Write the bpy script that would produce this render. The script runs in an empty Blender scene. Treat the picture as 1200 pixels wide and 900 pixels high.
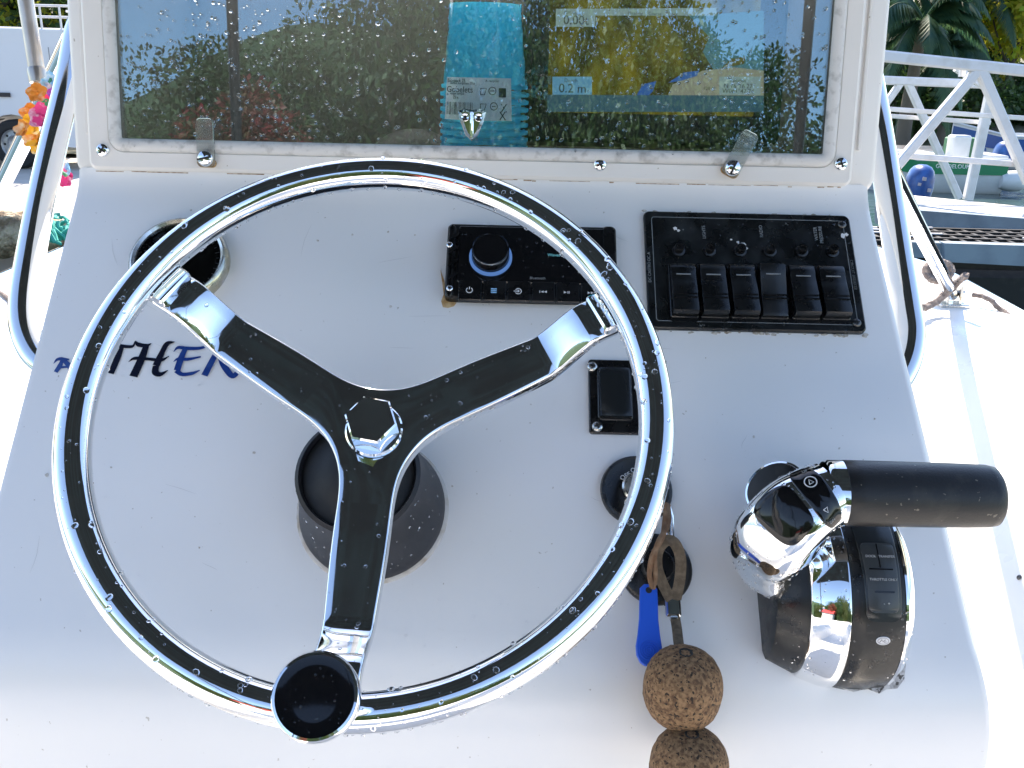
import bpy, bmesh, math, random
from math import sin, cos, pi, radians, sqrt, atan2, hypot
from mathutils import Vector, Matrix, noise
random.seed(7)
sc = bpy.context.scene
COL = sc.collection

# ------------------------------------------------------------------ camera
F = 1100.0; PITCH = radians(18.3); ROLL = radians(1.3)
CAM = Vector((0, 0, 1.9))
_d = Vector((0, cos(PITCH), -sin(PITCH))); _r = Vector((1, 0, 0)); _u = Vector((0, sin(PITCH), cos(PITCH)))
RV = _r*cos(ROLL) + _u*sin(ROLL); UV = -_r*sin(ROLL) + _u*cos(ROLL)
cd = bpy.data.cameras.new('camera'); cam = bpy.data.objects.new('camera', cd); COL.objects.link(cam)
cd.sensor_width = 36; cd.lens = F/1200*36; cd.clip_start = .02; cd.clip_end = 2000
cam.matrix_world = Matrix(((RV.x, UV.x, -_d.x, CAM.x), (RV.y, UV.y, -_d.y, CAM.y), (RV.z, UV.z, -_d.z, CAM.z), (0, 0, 0, 1)))
sc.camera = cam

# ------------------------------------------------------------------ light
SUN_EL = radians(46); SUN_AZ = radians(-4)         # azimuth clockwise from +Y (ahead)
w = bpy.data.worlds.new('World'); sc.world = w; w.use_nodes = True
nt = w.node_tree; bg = nt.nodes['Background']
sky = nt.nodes.new('ShaderNodeTexSky'); sky.sky_type = 'NISHITA'; sky.sun_disc = False
sky.sun_elevation = SUN_EL; sky.sun_rotation = SUN_AZ; sky.dust_density = .3; sky.ozone_density = 2.2
nt.links.new(sky.outputs[0], bg.inputs[0]); bg.inputs[1].default_value = .12
sd = bpy.data.lights.new('sun', 'SUN'); so = bpy.data.objects.new('sun', sd); COL.objects.link(so)
sd.energy = 3.8; sd.angle = radians(.5); sd.color = (1, .93, .83)
SDIR = Vector((sin(SUN_AZ)*cos(SUN_EL), cos(SUN_AZ)*cos(SUN_EL), sin(SUN_EL)))
so.rotation_euler = SDIR.to_track_quat('Z', 'Y').to_euler(); so.location = SDIR*50
sc.view_settings.view_transform = 'Standard'; sc.view_settings.look = 'None'
sc.view_settings.exposure = 1.80; sc.view_settings.gamma = 1
sc.view_settings.use_white_balance = True; sc.view_settings.white_balance_temperature = 7100; sc.view_settings.white_balance_tint = 13

# ------------------------------------------------------------------ un-projection helpers (photo pixel -> point on a real plane)
def ray(px, py): return _d + RV*((px-600)/F) + UV*((450-py)/F)
class Plane:
    def __init__(s, P, lean):
        s.P = Vector(P); s.lean = lean
        s.x = Vector((1, 0, 0)); s.y = Vector((0, sin(lean), cos(lean))); s.n = s.x.cross(s.y)
    def at(s, px, py, h=0):
        v = ray(px, py); t = ((s.P + s.n*h - CAM).dot(s.n))/v.dot(s.n); return CAM + v*t
    def uv(s, px, py, h=0):
        q = s.at(px, py, h) - s.P; return q.dot(s.x), q.dot(s.y)
    def frame(s, u=0, v=0, h=0):
        o = s.P + s.x*u + s.y*v + s.n*h
        return Matrix(((s.x.x, s.y.x, s.n.x, o.x), (s.x.y, s.y.y, s.n.y, o.y), (s.x.z, s.y.z, s.n.z, o.z), (0, 0, 0, 1)))
    def fpx(s, px, py, h=0):
        u, v = s.uv(px, py, h); return s.frame(u, v, h)
def onz(px, py, z):
    v = ray(px, py); return CAM + v*((z-CAM.z)/v.z)
def ony(px, py, y):
    v = ray(px, py); return CAM + v*(y/v.y)
def ond(px, py, dep): return CAM + ray(px, py)*dep
LEAN = radians(43)
WH = Plane((-.0926, .5684, 1.6929), LEAN)          # plane of the wheel rim
DA = Plane(WH.P - WH.n*.2, LEAN)                   # sloping dash
BX = Plane(DA.at(555, 222), radians(8))           # upright box front

# ------------------------------------------------------------------ materials
MATS = {}
def mat(name, col, rough=.5, metal=0, **k):
    if name in MATS: return MATS[name]
    m = bpy.data.materials.new(name); m.use_nodes = True; MATS[name] = m
    t = m.node_tree; b = t.nodes['Principled BSDF']
    b.inputs['Base Color'].default_value = (*col, 1); b.inputs['Roughness'].default_value = rough; b.inputs['Metallic'].default_value = metal
    for key, v in k.items():
        if key in ('noise', 'bump', 'rvar', 'specks', 'col2'): continue
        b.inputs[key].default_value = v
    N = t.nodes.new; Lk = t.links.new
    def tex(scale, detail=4):
        tc = N('ShaderNodeTexCoord'); n = N('ShaderNodeTexNoise'); n.inputs['Scale'].default_value = scale; n.inputs['Detail'].default_value = detail
        Lk(tc.outputs['Object'], n.inputs['Vector']); return n
    if 'noise' in k:        # (scale, second colour, low, high)
        s, c2, lo, hi = k['noise']; n = tex(s, 6); r = N('ShaderNodeMapRange'); r.inputs[1].default_value = lo; r.inputs[2].default_value = hi
        mx = N('ShaderNodeMix'); mx.data_type = 'RGBA'; mx.inputs[6].default_value = (*col, 1); mx.inputs[7].default_value = (*c2, 1)
        Lk(n.outputs[0], r.inputs[0]); Lk(r.outputs[0], mx.inputs[0]); last = mx.outputs[2]
        if 'specks' in k:
            s2, c3, thr = k['specks']; n2 = tex(s2, 2); r2 = N('ShaderNodeMapRange'); r2.inputs[1].default_value = thr; r2.inputs[2].default_value = thr+.03
            m2 = N('ShaderNodeMix'); m2.data_type = 'RGBA'; m2.inputs[7].default_value = (*c3, 1)
            Lk(n2.outputs[0], r2.inputs[0]); Lk(r2.outputs[0], m2.inputs[0]); Lk(last, m2.inputs[6]); last = m2.outputs[2]
        Lk(last, b.inputs['Base Color'])
    if 'rvar' in k:         # (scale, lo, hi)
        s, lo, hi = k['rvar']; n = tex(s, 5); r = N('ShaderNodeMapRange'); r.inputs[1].default_value = .35; r.inputs[2].default_value = .7; r.inputs[3].default_value = lo; r.inputs[4].default_value = hi
        Lk(n.outputs[0], r.inputs[0]); Lk(r.outputs[0], b.inputs['Roughness'])
    if 'bump' in k:         # (scale, strength, distance)
        s, st, di = k['bump']; n = tex(s, 6); bp = N('ShaderNodeBump'); bp.inputs['Strength'].default_value = st; bp.inputs['Distance'].default_value = di
        Lk(n.outputs[0], bp.inputs['Height']); Lk(bp.outputs[0], b.inputs['Normal'])
    return m
def glassy(name, tint, ior=1.5, rough=0.0, base=0.0, mirror=(1, 1, 1)):
    "a thin clear sheet: see-through with a Fresnel mirror on top"
    m = bpy.data.materials.new(name); m.use_nodes = True; t = m.node_tree; t.nodes.clear(); N = t.nodes.new; Lk = t.links.new
    o = N('ShaderNodeOutputMaterial'); mx = N('ShaderNodeMixShader'); tr = N('ShaderNodeBsdfTransparent'); gl = N('ShaderNodeBsdfGlossy'); fr = N('ShaderNodeFresnel')
    tr.inputs[0].default_value = (*tint, 1); gl.inputs['Roughness'].default_value = rough; gl.inputs['Color'].default_value = (*mirror, 1); fr.inputs[0].default_value = ior
    f = fr.outputs[0]
    if base:
        a = N('ShaderNodeMath'); a.operation = 'ADD'; a.inputs[1].default_value = base; a.use_clamp = True; Lk(f, a.inputs[0]); f = a.outputs[0]
    Lk(f, mx.inputs[0]); Lk(tr.outputs[0], mx.inputs[1]); Lk(gl.outputs[0], mx.inputs[2]); Lk(mx.outputs[0], o.inputs[0]); return m
def emis(name, col, st):
    m = mat(name, (0, 0, 0), .4); b = m.node_tree.nodes['Principled BSDF']
    b.inputs['Emission Color'].default_value = (*col, 1); b.inputs['Emission Strength'].default_value = st; return m
def leafy(name, c1, c2, tr=.35):
    m = bpy.data.materials.new(name); m.use_nodes = True; t = m.node_tree; t.nodes.clear(); N = t.nodes.new; Lk = t.links.new
    o = N('ShaderNodeOutputMaterial'); mx = N('ShaderNodeMixShader'); di = N('ShaderNodeBsdfPrincipled'); ts = N('ShaderNodeBsdfTranslucent')
    tc = N('ShaderNodeTexCoord'); n = N('ShaderNodeTexNoise'); n.inputs['Scale'].default_value = 3.0; n.inputs['Detail'].default_value = 5
    cm = N('ShaderNodeMix'); cm.data_type = 'RGBA'; cm.inputs[6].default_value = (*c1, 1); cm.inputs[7].default_value = (*c2, 1)
    r = N('ShaderNodeMapRange'); r.inputs[1].default_value = .35; r.inputs[2].default_value = .65
    Lk(tc.outputs['Object'], n.inputs[0]); Lk(n.outputs[0], r.inputs[0]); Lk(r.outputs[0], cm.inputs[0])
    Lk(cm.outputs[2], di.inputs['Base Color']); Lk(cm.outputs[2], ts.inputs[0]); di.inputs['Roughness'].default_value = .45
    mx.inputs[0].default_value = tr; Lk(di.outputs[0], mx.inputs[1]); Lk(ts.outputs[0], mx.inputs[2]); Lk(mx.outputs[0], o.inputs[0]); return m

GEL = mat('white_gelcoat', (.80, .80, .79), .28, noise=(7, (.765, .77, .775), .25, .8), specks=(210, (.50, .48, .45), .745), bump=(160, .03, .0006))
GEL2 = mat('white_box_gelcoat', (.80, .78, .75), .33, noise=(9, (.75, .725, .69), .25, .8), specks=(180, (.45, .4, .34), .75))
SEAL = mat('weathered_white_bead', (.66, .65, .63), .5, noise=(90, (.30, .29, .27), .52, .8), bump=(120, .15, .001))
CHROME = mat('chrome', (.86, .87, .88), .035, 1, rvar=(40, .02, .07))
STEEL = mat('stainless_tube', (.82, .82, .82), .06, 1, rvar=(30, .03, .12))
OLDST = mat('pitted_steel', (.62, .6, .56), .25, 1, noise=(60, (.35, .28, .18), .55, .7), rvar=(50, .12, .5))
BLACK = mat('black_plastic', (.006, .006, .0065), .28, rvar=(60, .18, .45), bump=(300, .05, .0005))
GLOSSB = mat('gloss_black', (.006, .006, .007), .08)
MATTB = mat('matt_black', (.010, .010, .0105), .6, bump=(400, .2, .0005), noise=(30, (.03, .028, .026), .5, .85))
RUBBER = mat('grip_rubber', (.013, .0125, .012), .40, noise=(45, (.05, .045, .036), .55, .85), bump=(700, .35, .0006), specks=(240, (.16, .14, .11), .70))
GREYB = mat('grey_boot_plastic', (.013, .014, .018), .42, **{'Specular IOR Level': .22}, noise=(25, (.026, .028, .034), .4, .7))
WHITEPRINT = mat('white_print', (.75, .75, .75), .5)
DIMPRINT = mat('dim_print', (.22, .24, .25), .5)
NAVY = mat('navy_vinyl', (.006, .008, .022), .2)  # darker tone on two letters of the name
BLUEV = mat('blue_vinyl', (.012, .045, .22), .22, noise=(60, (.03, .09, .3), .45, .7))
TAGBLUE = mat('blue_plastic', (.01, .10, .62), .32)
CORK = mat('cork', (.30, .175, .085), .85, noise=(330, (.12, .062, .03), .40, .62), specks=(420, (.03, .018, .01), .60), bump=(330, .7, .0016))
WEB = mat('brown_webbing', (.10, .075, .05), .9, bump=(900, .6, .001), noise=(200, (.17, .13, .09), .4, .7))
ROPE = mat('grey_brown_rope', (.16, .13, .12), .9, bump=(400, .6, .002), noise=(90, (.3, .26, .24), .4, .7))
RUST = mat('rust_stain', (.42, .24, .09), .8, noise=(120, (.62, .45, .25), .4, .65))
GRIME = mat('grime', (.30, .28, .26), .9, noise=(160, (.62, .6, .58), .4, .6), specks=(240, (.1, .09, .08), .6))
WATERDROP = mat('water_drop', (1, 1, 1), 0, IOR=1.33, **{'Transmission Weight': 1})
DROPTHIN = glassy('water_film_drop', (1, 1, 1), 1.31, 0, 0)
PANE = glassy('acrylic_pane', (.985, .99, .99), 1.5, 0, .09, (.62, .90, 1.0))  # reflection tinted blue to deepen the mirrored sky
CLEAR = mat('clear_acrylic_tab', (.93, .97, .95), .04, IOR=1.47, **{'Transmission Weight': .93})
FILM = glassy('plastic_film', (.98, .985, .99), 1.4, .06, .01)
BOXIN = mat('grey_box_interior', (.07, .066, .06), .8)
CUP = leafy('turquoise_plastic', (.10, .76, .97), (.13, .80, .97), .62)
PAPER = leafy('label_paper', (.86, .86, .87), (.84, .84, .86), .4)
INK = mat('label_ink', (.03, .03, .035), .7)
ALU = mat('white_aluminium', (.78, .77, .78), .45, noise=(12, (.66, .64, .62), .45, .75))

# ------------------------------------------------------------------ mesh builder
WM = {}                                            # world matrices by object
def tagit(o, label=None, cat=None, group=None, kind=None):
    if label: o['label'] = label
    if cat: o['category'] = cat
    if group: o['group'] = group
    if kind: o['kind'] = kind
    return o
def thing(name, label, cat, M=None, group=None):
    o = bpy.data.objects.new(name, None); COL.objects.link(o); o.empty_display_size = .05
    M = M or Matrix.Identity(4); o.matrix_world = M; WM[o] = M.copy()
    return tagit(o, label, cat, group)
class MB:
    def __init__(s, M=None): s.v = []; s.f = []; s.sm = []; s.M = M or Matrix.Identity(4); s.mi = []; s.cm = 0
    def add(s, vs, fs, smooth=True, T=None):
        b = len(s.v)
        for p in vs:
            p = Vector(p); s.v.append(s.M @ (T @ p if T else p))
        for f in fs: s.f.append(tuple(i+b for i in f)); s.sm.append(smooth); s.mi.append(s.cm)
        return s
    def box(s, c, size, bev=0, T=None):
        x, y, z = (q/2 for q in size)
        if bev <= 0:
            vs = [(c[0]+i*x, c[1]+j*y, c[2]+k*z) for i in (-1, 1) for j in (-1, 1) for k in (-1, 1)]
            return s.add(vs, [(0, 1, 3, 2), (4, 6, 7, 5), (0, 4, 5, 1), (2, 3, 7, 6), (0, 2, 6, 4), (1, 5, 7, 3)], False, T)
        pts = rrect(2*x, 2*y, bev, 3); b2 = bev*.6
        ins = rrect(2*x-2*b2, 2*y-2*b2, max(bev-b2, .0001), 3)
        L = [[(c[0]+p[0], c[1]+p[1], c[2]-z) for p in pts], [(c[0]+p[0], c[1]+p[1], c[2]+z-b2) for p in pts], [(c[0]+p[0], c[1]+p[1], c[2]+z) for p in ins]]
        return s.loft(L, cap=(1, 1), smooth=False, T=T)
    def loft(s, rings, closed=True, cap=(0, 0), smooth=True, T=None):
        n = len(rings[0]); vs = [p for r in rings for p in r]; fs = []
        for i in range(len(rings)-1):
            for j in range(n if closed else n-1):
                k = (j+1) % n; fs.append((i*n+j, i*n+k, (i+1)*n+k, (i+1)*n+j))
        s.add(vs, fs, smooth, T)
        if cap[0]: s.add(rings[0], [tuple(range(n))[::-1]], False, T)
        if cap[1]: s.add(rings[-1], [tuple(range(n))], False, T)
        return s
    def lathe(s, prof, seg=32, cap=(0, 0), T=None, a0=0, a1=2*pi, sx=1, sy=1, smooth=True):
        full = abs(a1-a0-2*pi) < 1e-6; m = seg if full else seg+1
        rings = [[(r*cos(a0+(a1-a0)*i/seg)*sx, r*sin(a0+(a1-a0)*i/seg)*sy, z) for i in range(m)] for r, z in prof]
        return s.loft(rings, full, cap, smooth, T)
    def tube(s, pts, r, seg=12, closed=False, cap=True, T=None, flat=1):
        P = [Vector(p) for p in pts]; n = len(P); rs = r if isinstance(r, (list, tuple)) else [r]*n
        tg = [((P[(i+1) % n]-P[i-1]) if closed else (P[min(i+1, n-1)]-P[max(i-1, 0)])).normalized() for i in range(n)]
        up = Vector((0, 0, 1)) if abs(tg[0].z) < .9 else Vector((1, 0, 0)); nx = tg[0].cross(up).normalized(); rings = []
        for i in range(n):
            nx = (nx - tg[i]*nx.dot(tg[i])).normalized(); ny = tg[i].cross(nx)
            rings.append([P[i]+nx*(rs[i]*cos(2*pi*k/seg))+ny*(rs[i]*flat*sin(2*pi*k/seg)) for k in range(seg)])
        if closed: rings.append(rings[0])
        return s.loft(rings, True, (cap and not closed, cap and not closed), True, T)
    def prism(s, pts, z0, z1, T=None, bev=0):
        "outline pts (CCW) from z0 to z1 with an optional bevel at the top"
        L = [[(p[0], p[1], z0) for p in pts]]
        if bev:
            L += [[(p[0], p[1], z1-bev) for p in pts], [(q[0], q[1], z1) for q in inset(pts, bev)]]
        else: L += [[(p[0], p[1], z1) for p in pts]]
        return s.loft(L, True, (1, 1), False, T)
    def ringprism(s, outer, inner, z0, z1, bev=0, T=None):
        n = len(outer)
        o1 = [(p[0], p[1], z0) for p in outer]; o2 = [(p[0], p[1], z1-bev) for p in outer]; o3 = [(p[0], p[1], z1) for p in (inset(outer, bev) if bev else outer)]
        i3 = [(p[0], p[1], z1) for p in (inset(inner, -bev) if bev else inner)]; i2 = [(p[0], p[1], z1-bev) for p in inner]; i1 = [(p[0], p[1], z0) for p in inner]
        return s.loft([o1, o2, o3, i3, i2, i1], True, (0, 0), False, T)
    def dome(s, p, nrm, r, h, seg=8):
        nrm = Vector(nrm).normalized(); a = nrm.orthogonal().normalized(); b = nrm.cross(a); p = Vector(p); e = random.uniform(.85, 1.2); ph = random.random()*6
        rings = []
        for rr, hh in ((1, -.12), (.96, .28), (.78, .66), (.42, .93)):
            rings.append([p+(a*cos(2*pi*k/seg+ph)*e+b*sin(2*pi*k/seg+ph)/e)*(r*rr)+nrm*(h*hh) for k in range(seg)])
        vs = [q for R in rings for q in R]+[p+nrm*h]; fs = []
        for i in range(3):
            for j in range(seg): fs.append((i*seg+j, i*seg+(j+1) % seg, (i+1)*seg+(j+1) % seg, (i+1)*seg+j))
        for j in range(seg): fs.append((3*seg+j, 3*seg+(j+1) % seg, 4*seg))
        fs.append(tuple(range(seg))[::-1])
        return s.add(vs, fs, True)
    def build(s, name, m, parent=None, kind=None, label=None):
        W = WM[parent] if parent else Matrix.Identity(4); inv = W.inverted()
        me = bpy.data.meshes.new(name); me.from_pydata([inv @ v for v in s.v], [], s.f)
        me.polygons.foreach_set('use_smooth', s.sm)
        for q in (m if isinstance(m, (list, tuple)) else [m]): me.materials.append(q)
        if isinstance(m, (list, tuple)): me.polygons.foreach_set('material_index', s.mi)
        bm = bmesh.new(); bm.from_mesh(me); bmesh.ops.remove_doubles(bm, verts=bm.verts, dist=1e-6); bmesh.ops.recalc_face_normals(bm, faces=bm.faces); bm.to_mesh(me); bm.free()
        try: me.set_sharp_from_angle(angle=radians(42))
        except Exception: pass
        me.update()
        o = bpy.data.objects.new(name, me); COL.objects.link(o); o.parent = parent; WM[o] = W.copy()
        return tagit(o, label, None, None, kind)
def drop_faces(mb, M, fn):
    inv = M.inverted(); L = [inv @ v for v in mb.v]; keep = [i for i, f in enumerate(mb.f) if not fn([L[j] for j in f])]
    mb.f = [mb.f[i] for i in keep]; mb.sm = [mb.sm[i] for i in keep]; mb.mi = [mb.mi[i] for i in keep]
def rrect(wd, ht, r, n=5, c=(0, 0)):
    pts = []
    for cx, cy, a in ((wd/2-r, ht/2-r, 0), (-wd/2+r, ht/2-r, pi/2), (-wd/2+r, -ht/2+r, pi), (wd/2-r, -ht/2+r, 1.5*pi)):
        pts += [(c[0]+cx+r*cos(a+pi/2*i/n), c[1]+cy+r*sin(a+pi/2*i/n)) for i in range(n+1)]
    return pts
def quadround(q, r, n=5):
    "rounded outline of a general quad given CCW"
    out = []
    for i in range(4):
        p = Vector(q[i][:2]); a = (Vector(q[i-1][:2])-p).normalized(); b = (Vector(q[(i+1) % 4][:2])-p).normalized()
        ang = a.angle(b)/2; t = r/math.tan(ang); c = p+(a+b).normalized()*(r/sin(ang)); s0 = p+a*t-c; s1 = p+b*t-c
        a0 = atan2(s0.y, s0.x); a1 = atan2(s1.y, s1.x)
        while a1 < a0: a1 += 2*pi
        out += [(c.x+r*cos(a0+(a1-a0)*k/n), c.y+r*sin(a0+(a1-a0)*k/n)) for k in range(n+1)]
    return out
def inset(pts, d):
    n = len(pts); out = []
    for i in range(n):
        p = Vector(pts[i][:2]); a = p-Vector(pts[i-1][:2]); b = Vector(pts[(i+1) % n][:2])-p
        if a.length < 1e-9: a = b
        if b.length < 1e-9: b = a
        na = Vector((-a.y, a.x)).normalized(); nb = Vector((-b.y, b.x)).normalized(); m = (na+nb)
        m = m/max(m.length_squared/2, .3); out.append((p.x+m.x*d, p.y+m.y*d))
    return out
def circ(r, n=24, c=(0, 0)): return [(c[0]+r*cos(2*pi*i/n), c[1]+r*sin(2*pi*i/n)) for i in range(n)]
def spline(P, n=10):
    P = [Vector(p) for p in P]; out = []
    for i in range(len(P)-1):
        p0 = P[i-1] if i else P[0]*2-P[1]; p1 = P[i]; p2 = P[i+1]; p3 = P[i+2] if i+2 < len(P) else P[-1]*2-P[-2]
        for k in range(n):
            t = k/n; out.append(.5*((2*p1)+(p2-p0)*t+(2*p0-5*p1+4*p2-p3)*t*t+(3*p1-p0-3*p2+p3)*t**3))
    out.append(P[-1]); return out
def text(body, size, M, m, parent, name='lettering', align='CENTER', shear=0, spacing=1, thick=.0002, label=None):
    cu = bpy.data.curves.new('t', 'FONT'); cu.body = body; cu.size = size; cu.align_x = align; cu.align_y = 'CENTER'; cu.shear = shear; cu.space_character = spacing; cu.extrude = thick; cu.resolution_u = 3
    to = bpy.data.objects.new('t', cu); COL.objects.link(to); dg = bpy.context.evaluated_depsgraph_get(); dg.update()
    me = bpy.data.meshes.new_from_object(to.evaluated_get(dg)); bpy.data.objects.remove(to)
    W = WM[parent] if parent else Matrix.Identity(4)
    me.transform(W.inverted() @ M); me.name = name; me.materials.clear(); me.materials.append(m)
    o = bpy.data.objects.new(name, me); COL.objects.link(o); o.parent = parent; WM[o] = W.copy(); return tagit(o, label)
def stroke(mb, pts, w0, z, nib=None):
    "pen stroke: polyline of (x,y) with half-widths; flat nib at an angle when nib is given"
    n = len(pts)
    def nrm(i):
        a = Vector(pts[min(i+1, n-1)])-Vector(pts[max(i-1, 0)]); return Vector((-a.y, a.x)).normalized()
    ws = w0 if isinstance(w0, (list, tuple)) else [w0]*n
    top = []; bot = []
    for i, p in enumerate(pts):
        q = nrm(i)*ws[i] if nib is None else Vector((cos(nib), sin(nib)))*ws[i]
        top.append((p[0]+q.x, p[1]+q.y, z)); bot.append((p[0]-q.x, p[1]-q.y, z))
    return mb.loft([top, bot], False, (0, 0), False)
def copy_tree(o, parent=None, M=None):
    c = o.copy(); COL.objects.link(c); c.parent = parent
    if M is not None: c.matrix_world = M; WM[c] = M.copy()
    else: WM[c] = WM[parent].copy() if parent else WM[o].copy()
    for ch in [k for k in bpy.data.objects if k.parent == o]: copy_tree(ch, c)
    return c
I4 = Matrix.Identity(4)
def Tr(x, y, z=0): return Matrix.Translation((x, y, z))
def phillips(parent, M, r, m=None, slot=False, name='screw'):
    mb = MB(M); mb.lathe([(r, 0), (r, r*.18), (r*.85, r*.42), (r*.5, r*.55), (.00001, r*.6)], 20)
    o = mb.build(name, m or CHROME, parent)
    rc = MB(M); a = random.random()*3
    for k in range(1 if slot else 2):
        rc.box((0, 0, r*.56), (r*(1.75 if slot else 1.15), r*.24, r*.22), T=Matrix.Rotation(a+k*pi/2, 4, 'Z'))
    rc.build('recess', MATTB, o); return o

# ================================================================== THE BOAT
SOLE = .40
UL, UR = -.3385, .457                               # dash half-widths in the dash frame
xL, xR = DA.P.x+UL, DA.P.x+UR
def xright(z):
    v = max(-.45, min(.33, (z-DA.P.z)/DA.y.z)); q = max(0, min(1, (-v-.04)/.14)); return DA.P.x+.4545-.0474*v+.012*q*q*(3-2*q)
VT = (DA.uv(83, 219)[1]+DA.uv(1027, 228)[1])/2      # top line of the dash
VB = DA.uv(600, 815)[1]                             # lower edge of the dash
console = thing('boat_console', 'white gelcoat steering console of a small boat with sloping dash and windowed box on top', 'boat console', Tr((xL+xR)/2, .7, SOLE))
def DP(v, h=0): q = DA.P+DA.y*v+DA.n*h; return (q.y, q.z)
# --- profile of the lower console (y, z)
prof = []
bt = DP(VB); yb = bt[0]
R1 = .08                                           # rounded lower edge
prof.append((yb-.004+.012, SOLE)); prof.append((yb-.002, bt[1]-.30))
lo = Vector((0, bt[1]-R1)); P0 = Vector((yb, bt[1])); 
a0 = P0+Vector((0, -R1*.6)); a1 = P0+Vector((DA.y.y, DA.y.z))*(R1*.6)
for i in range(9):
    t = i/8; q = a0*(1-t)**2+P0*(2*t*(1-t))+a1*t*t; prof.append((q.x, q.y))
tp = Vector(DP(VT)); c1 = tp-Vector((DA.y.y, DA.y.z))*.022; c2 = tp+Vector((BX.y.y, BX.y.z))*.014
for i in range(7):
    t = i/6; q = c1*(1-t)**2+tp*(2*t*(1-t))+c2*t*t; prof.append((q.x, q.y))
prof.append((c2.x+.10, c2.y)); prof.append((1.42, 1.60)); prof.append((1.44, SOLE))
mb = MB(); rr = .008; rings = []
cy = sum(p[0] for p in prof)/len(prof); cz = sum(p[1] for p in prof)/len(prof)
pin = inset(prof, rr)
A = sum(prof[i][0]*prof[(i+1) % len(prof)][1]-prof[(i+1) % len(prof)][0]*prof[i][1] for i in range(len(prof)))
if A < 0: pin = inset(prof, -rr)
for x, pr, k in ((xL, pin, 1), (xL+rr*.3, None, .3), (xL+rr, prof, 0), (xR-rr, prof, 0), (xR-rr*.3, None, .3), (xR, pin, 1)):
    if pr is None: pr = [(p[0]+(q[0]-p[0])*k, p[1]+(q[1]-p[1])*k) for p, q in zip(prof, pin)]
    rings.append([((x if x < 0 else xright(p[1])+(x-xR)), p[0], p[1]) for p in pr])
mb.loft(rings, True, (1, 1), True)
mb.build('console_body', GEL, console)

# --- upright box with a window
b = MB(BX.frame())
bl, br = -.391, .3935; top = .262
outer = [(br, .004), (br, top), (bl, top), (bl, .004)]
def boxround(q, r, n=6): return quadround(q, r, n)
gl = [BX.uv(966, 181), BX.uv(971, 0), BX.uv(141, 0), BX.uv(143, 164)]   # glass opening
x0 = (gl[2][0]+gl[3][0])/2; x1 = (gl[0][0]+gl[1][0])/2; y0 = (gl[0][1]+gl[3][1])/2; y1 = top-.045
def rr2(x0, y0, x1, y1, r, n=6): return rrect(x1-x0, y1-y0, r, n, ((x0+x1)/2, (y0+y1)/2))
O = rr2(bl, .004, br, top, .016); H = rr2(x0-.016, y0-.016, x1+.016, y1+.016, .014)
b.loft([[(p[0], p[1], -.34) for p in O], [(p[0], p[1], -.008) for p in O], [(p[0], p[1], -.003) for p in inset(O, .0015)], [(p[0], p[1], 0) for p in inset(O, .006)], [(p[0], p[1], 0) for p in H], [(p[0], p[1], -.02) for p in H]], True, (0, 0), True)
b.add([(bl+.01, top-.0, -.34), (br-.01, top, -.34), (br-.01, .004, -.34), (bl+.01, .004, -.34)], [(0, 1, 2, 3)], False)
drop_faces(b, BX.frame(), lambda q: all(p.y > top-.0002 for p in q) and min(p.z for p in q) < -.2)
b.build('window_box', GEL2, console)
li = MB(BX.frame()); I2 = rr2(x0-.03, y0-.026, x1+.03, y1+.03, .01)
li.loft([[(p[0], p[1], -.021) for p in H], [(p[0], p[1], -.022) for p in I2], [(p[0], p[1]-(.0), -.30) for p in I2]], True, (0, 1), False); drop_faces(li, BX.frame(), lambda q: all(p.y > y1+.0298 for p in q) and min(p.z for p in q) < -.2)
li.build('box_interior', BOXIN, console)
light_lid = MB(BX.frame()); light_lid.box(((bl+br)/2, top-.004, -.17), (br-bl-.03, .006, .30)); lm = bpy.data.materials.new('added_milky_lid'); lm.use_nodes = True  # translucent lid added to let sun into the box and brighten the cups
_t = lm.node_tree; _p = _t.nodes['Principled BSDF']; _tr = _t.nodes.new('ShaderNodeBsdfTranslucent'); _mx = _t.nodes.new('ShaderNodeMixShader'); _p.inputs['Base Color'].default_value = (.8, .8, .78, 1); _tr.inputs[0].default_value = (.85, .88, .88, 1); _mx.inputs[0].default_value = .92
_t.links.new(_p.outputs[0], _mx.inputs[1]); _t.links.new(_tr.outputs[0], _mx.inputs[2]); _t.links.new(_mx.outputs[0], _t.nodes['Material Output'].inputs[0]); light_lid.build('added_light_lid', lm, console)
# raised door frame, its bead, the pane
fl = BX.uv(108, 200); fr = BX.uv(995, 217)
FO = rr2(fl[0], (fl[1]+fr[1])/2, fr[0], top-.012, .008)
d = MB(BX.frame()); FI = rr2(x0-.010, y0-.010, x1+.010, y1+.010, .012)
d.ringprism(FO, FI, -.001, .0075, .003); df = d.build('door_frame', GEL2, console)
d = MB(BX.frame()); n = len(FI)
bead = []
for k in range(9):
    a = pi*k/8; off = .0062*(1-cos(a))/1; hh = .0075+.0045*sin(a)
    bead.append([(p[0], p[1], hh) for p in inset(FI, off-.002)])
d.loft(bead, True, (0, 0), True); d.build('window_bead', SEAL, df)
g = MB(BX.frame()); GI = rr2(x0-.004, y0-.004, x1+.004, y1+.004, .006)
g.prism(GI, .0015, .0045); g.build('window_pane', PANE, df)
# dirty joint under the door frame
jr = MB(BX.frame()); rnd = random.Random(3); xx = fl[0]+.004
while xx < fr[0]-.01:
    L_ = rnd.choice((rnd.uniform(.002, .008), rnd.uniform(.006, .045))); jr.box((min(xx+L_/2, fr[0]-.01), (fl[1]+fr[1])/2-.0007-.001*rnd.random(), .0006), (L_, rnd.uniform(.0004, .0013), .0012)); xx += L_+rnd.choice((.0004, rnd.uniform(.002, .012), rnd.uniform(.0, .05)))
jr.build('grime_line', mat('brown_grime', (.20, .12, .06), .9, noise=(150, (.55, .45, .35), .4, .6)), df, 'stuff')
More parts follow.
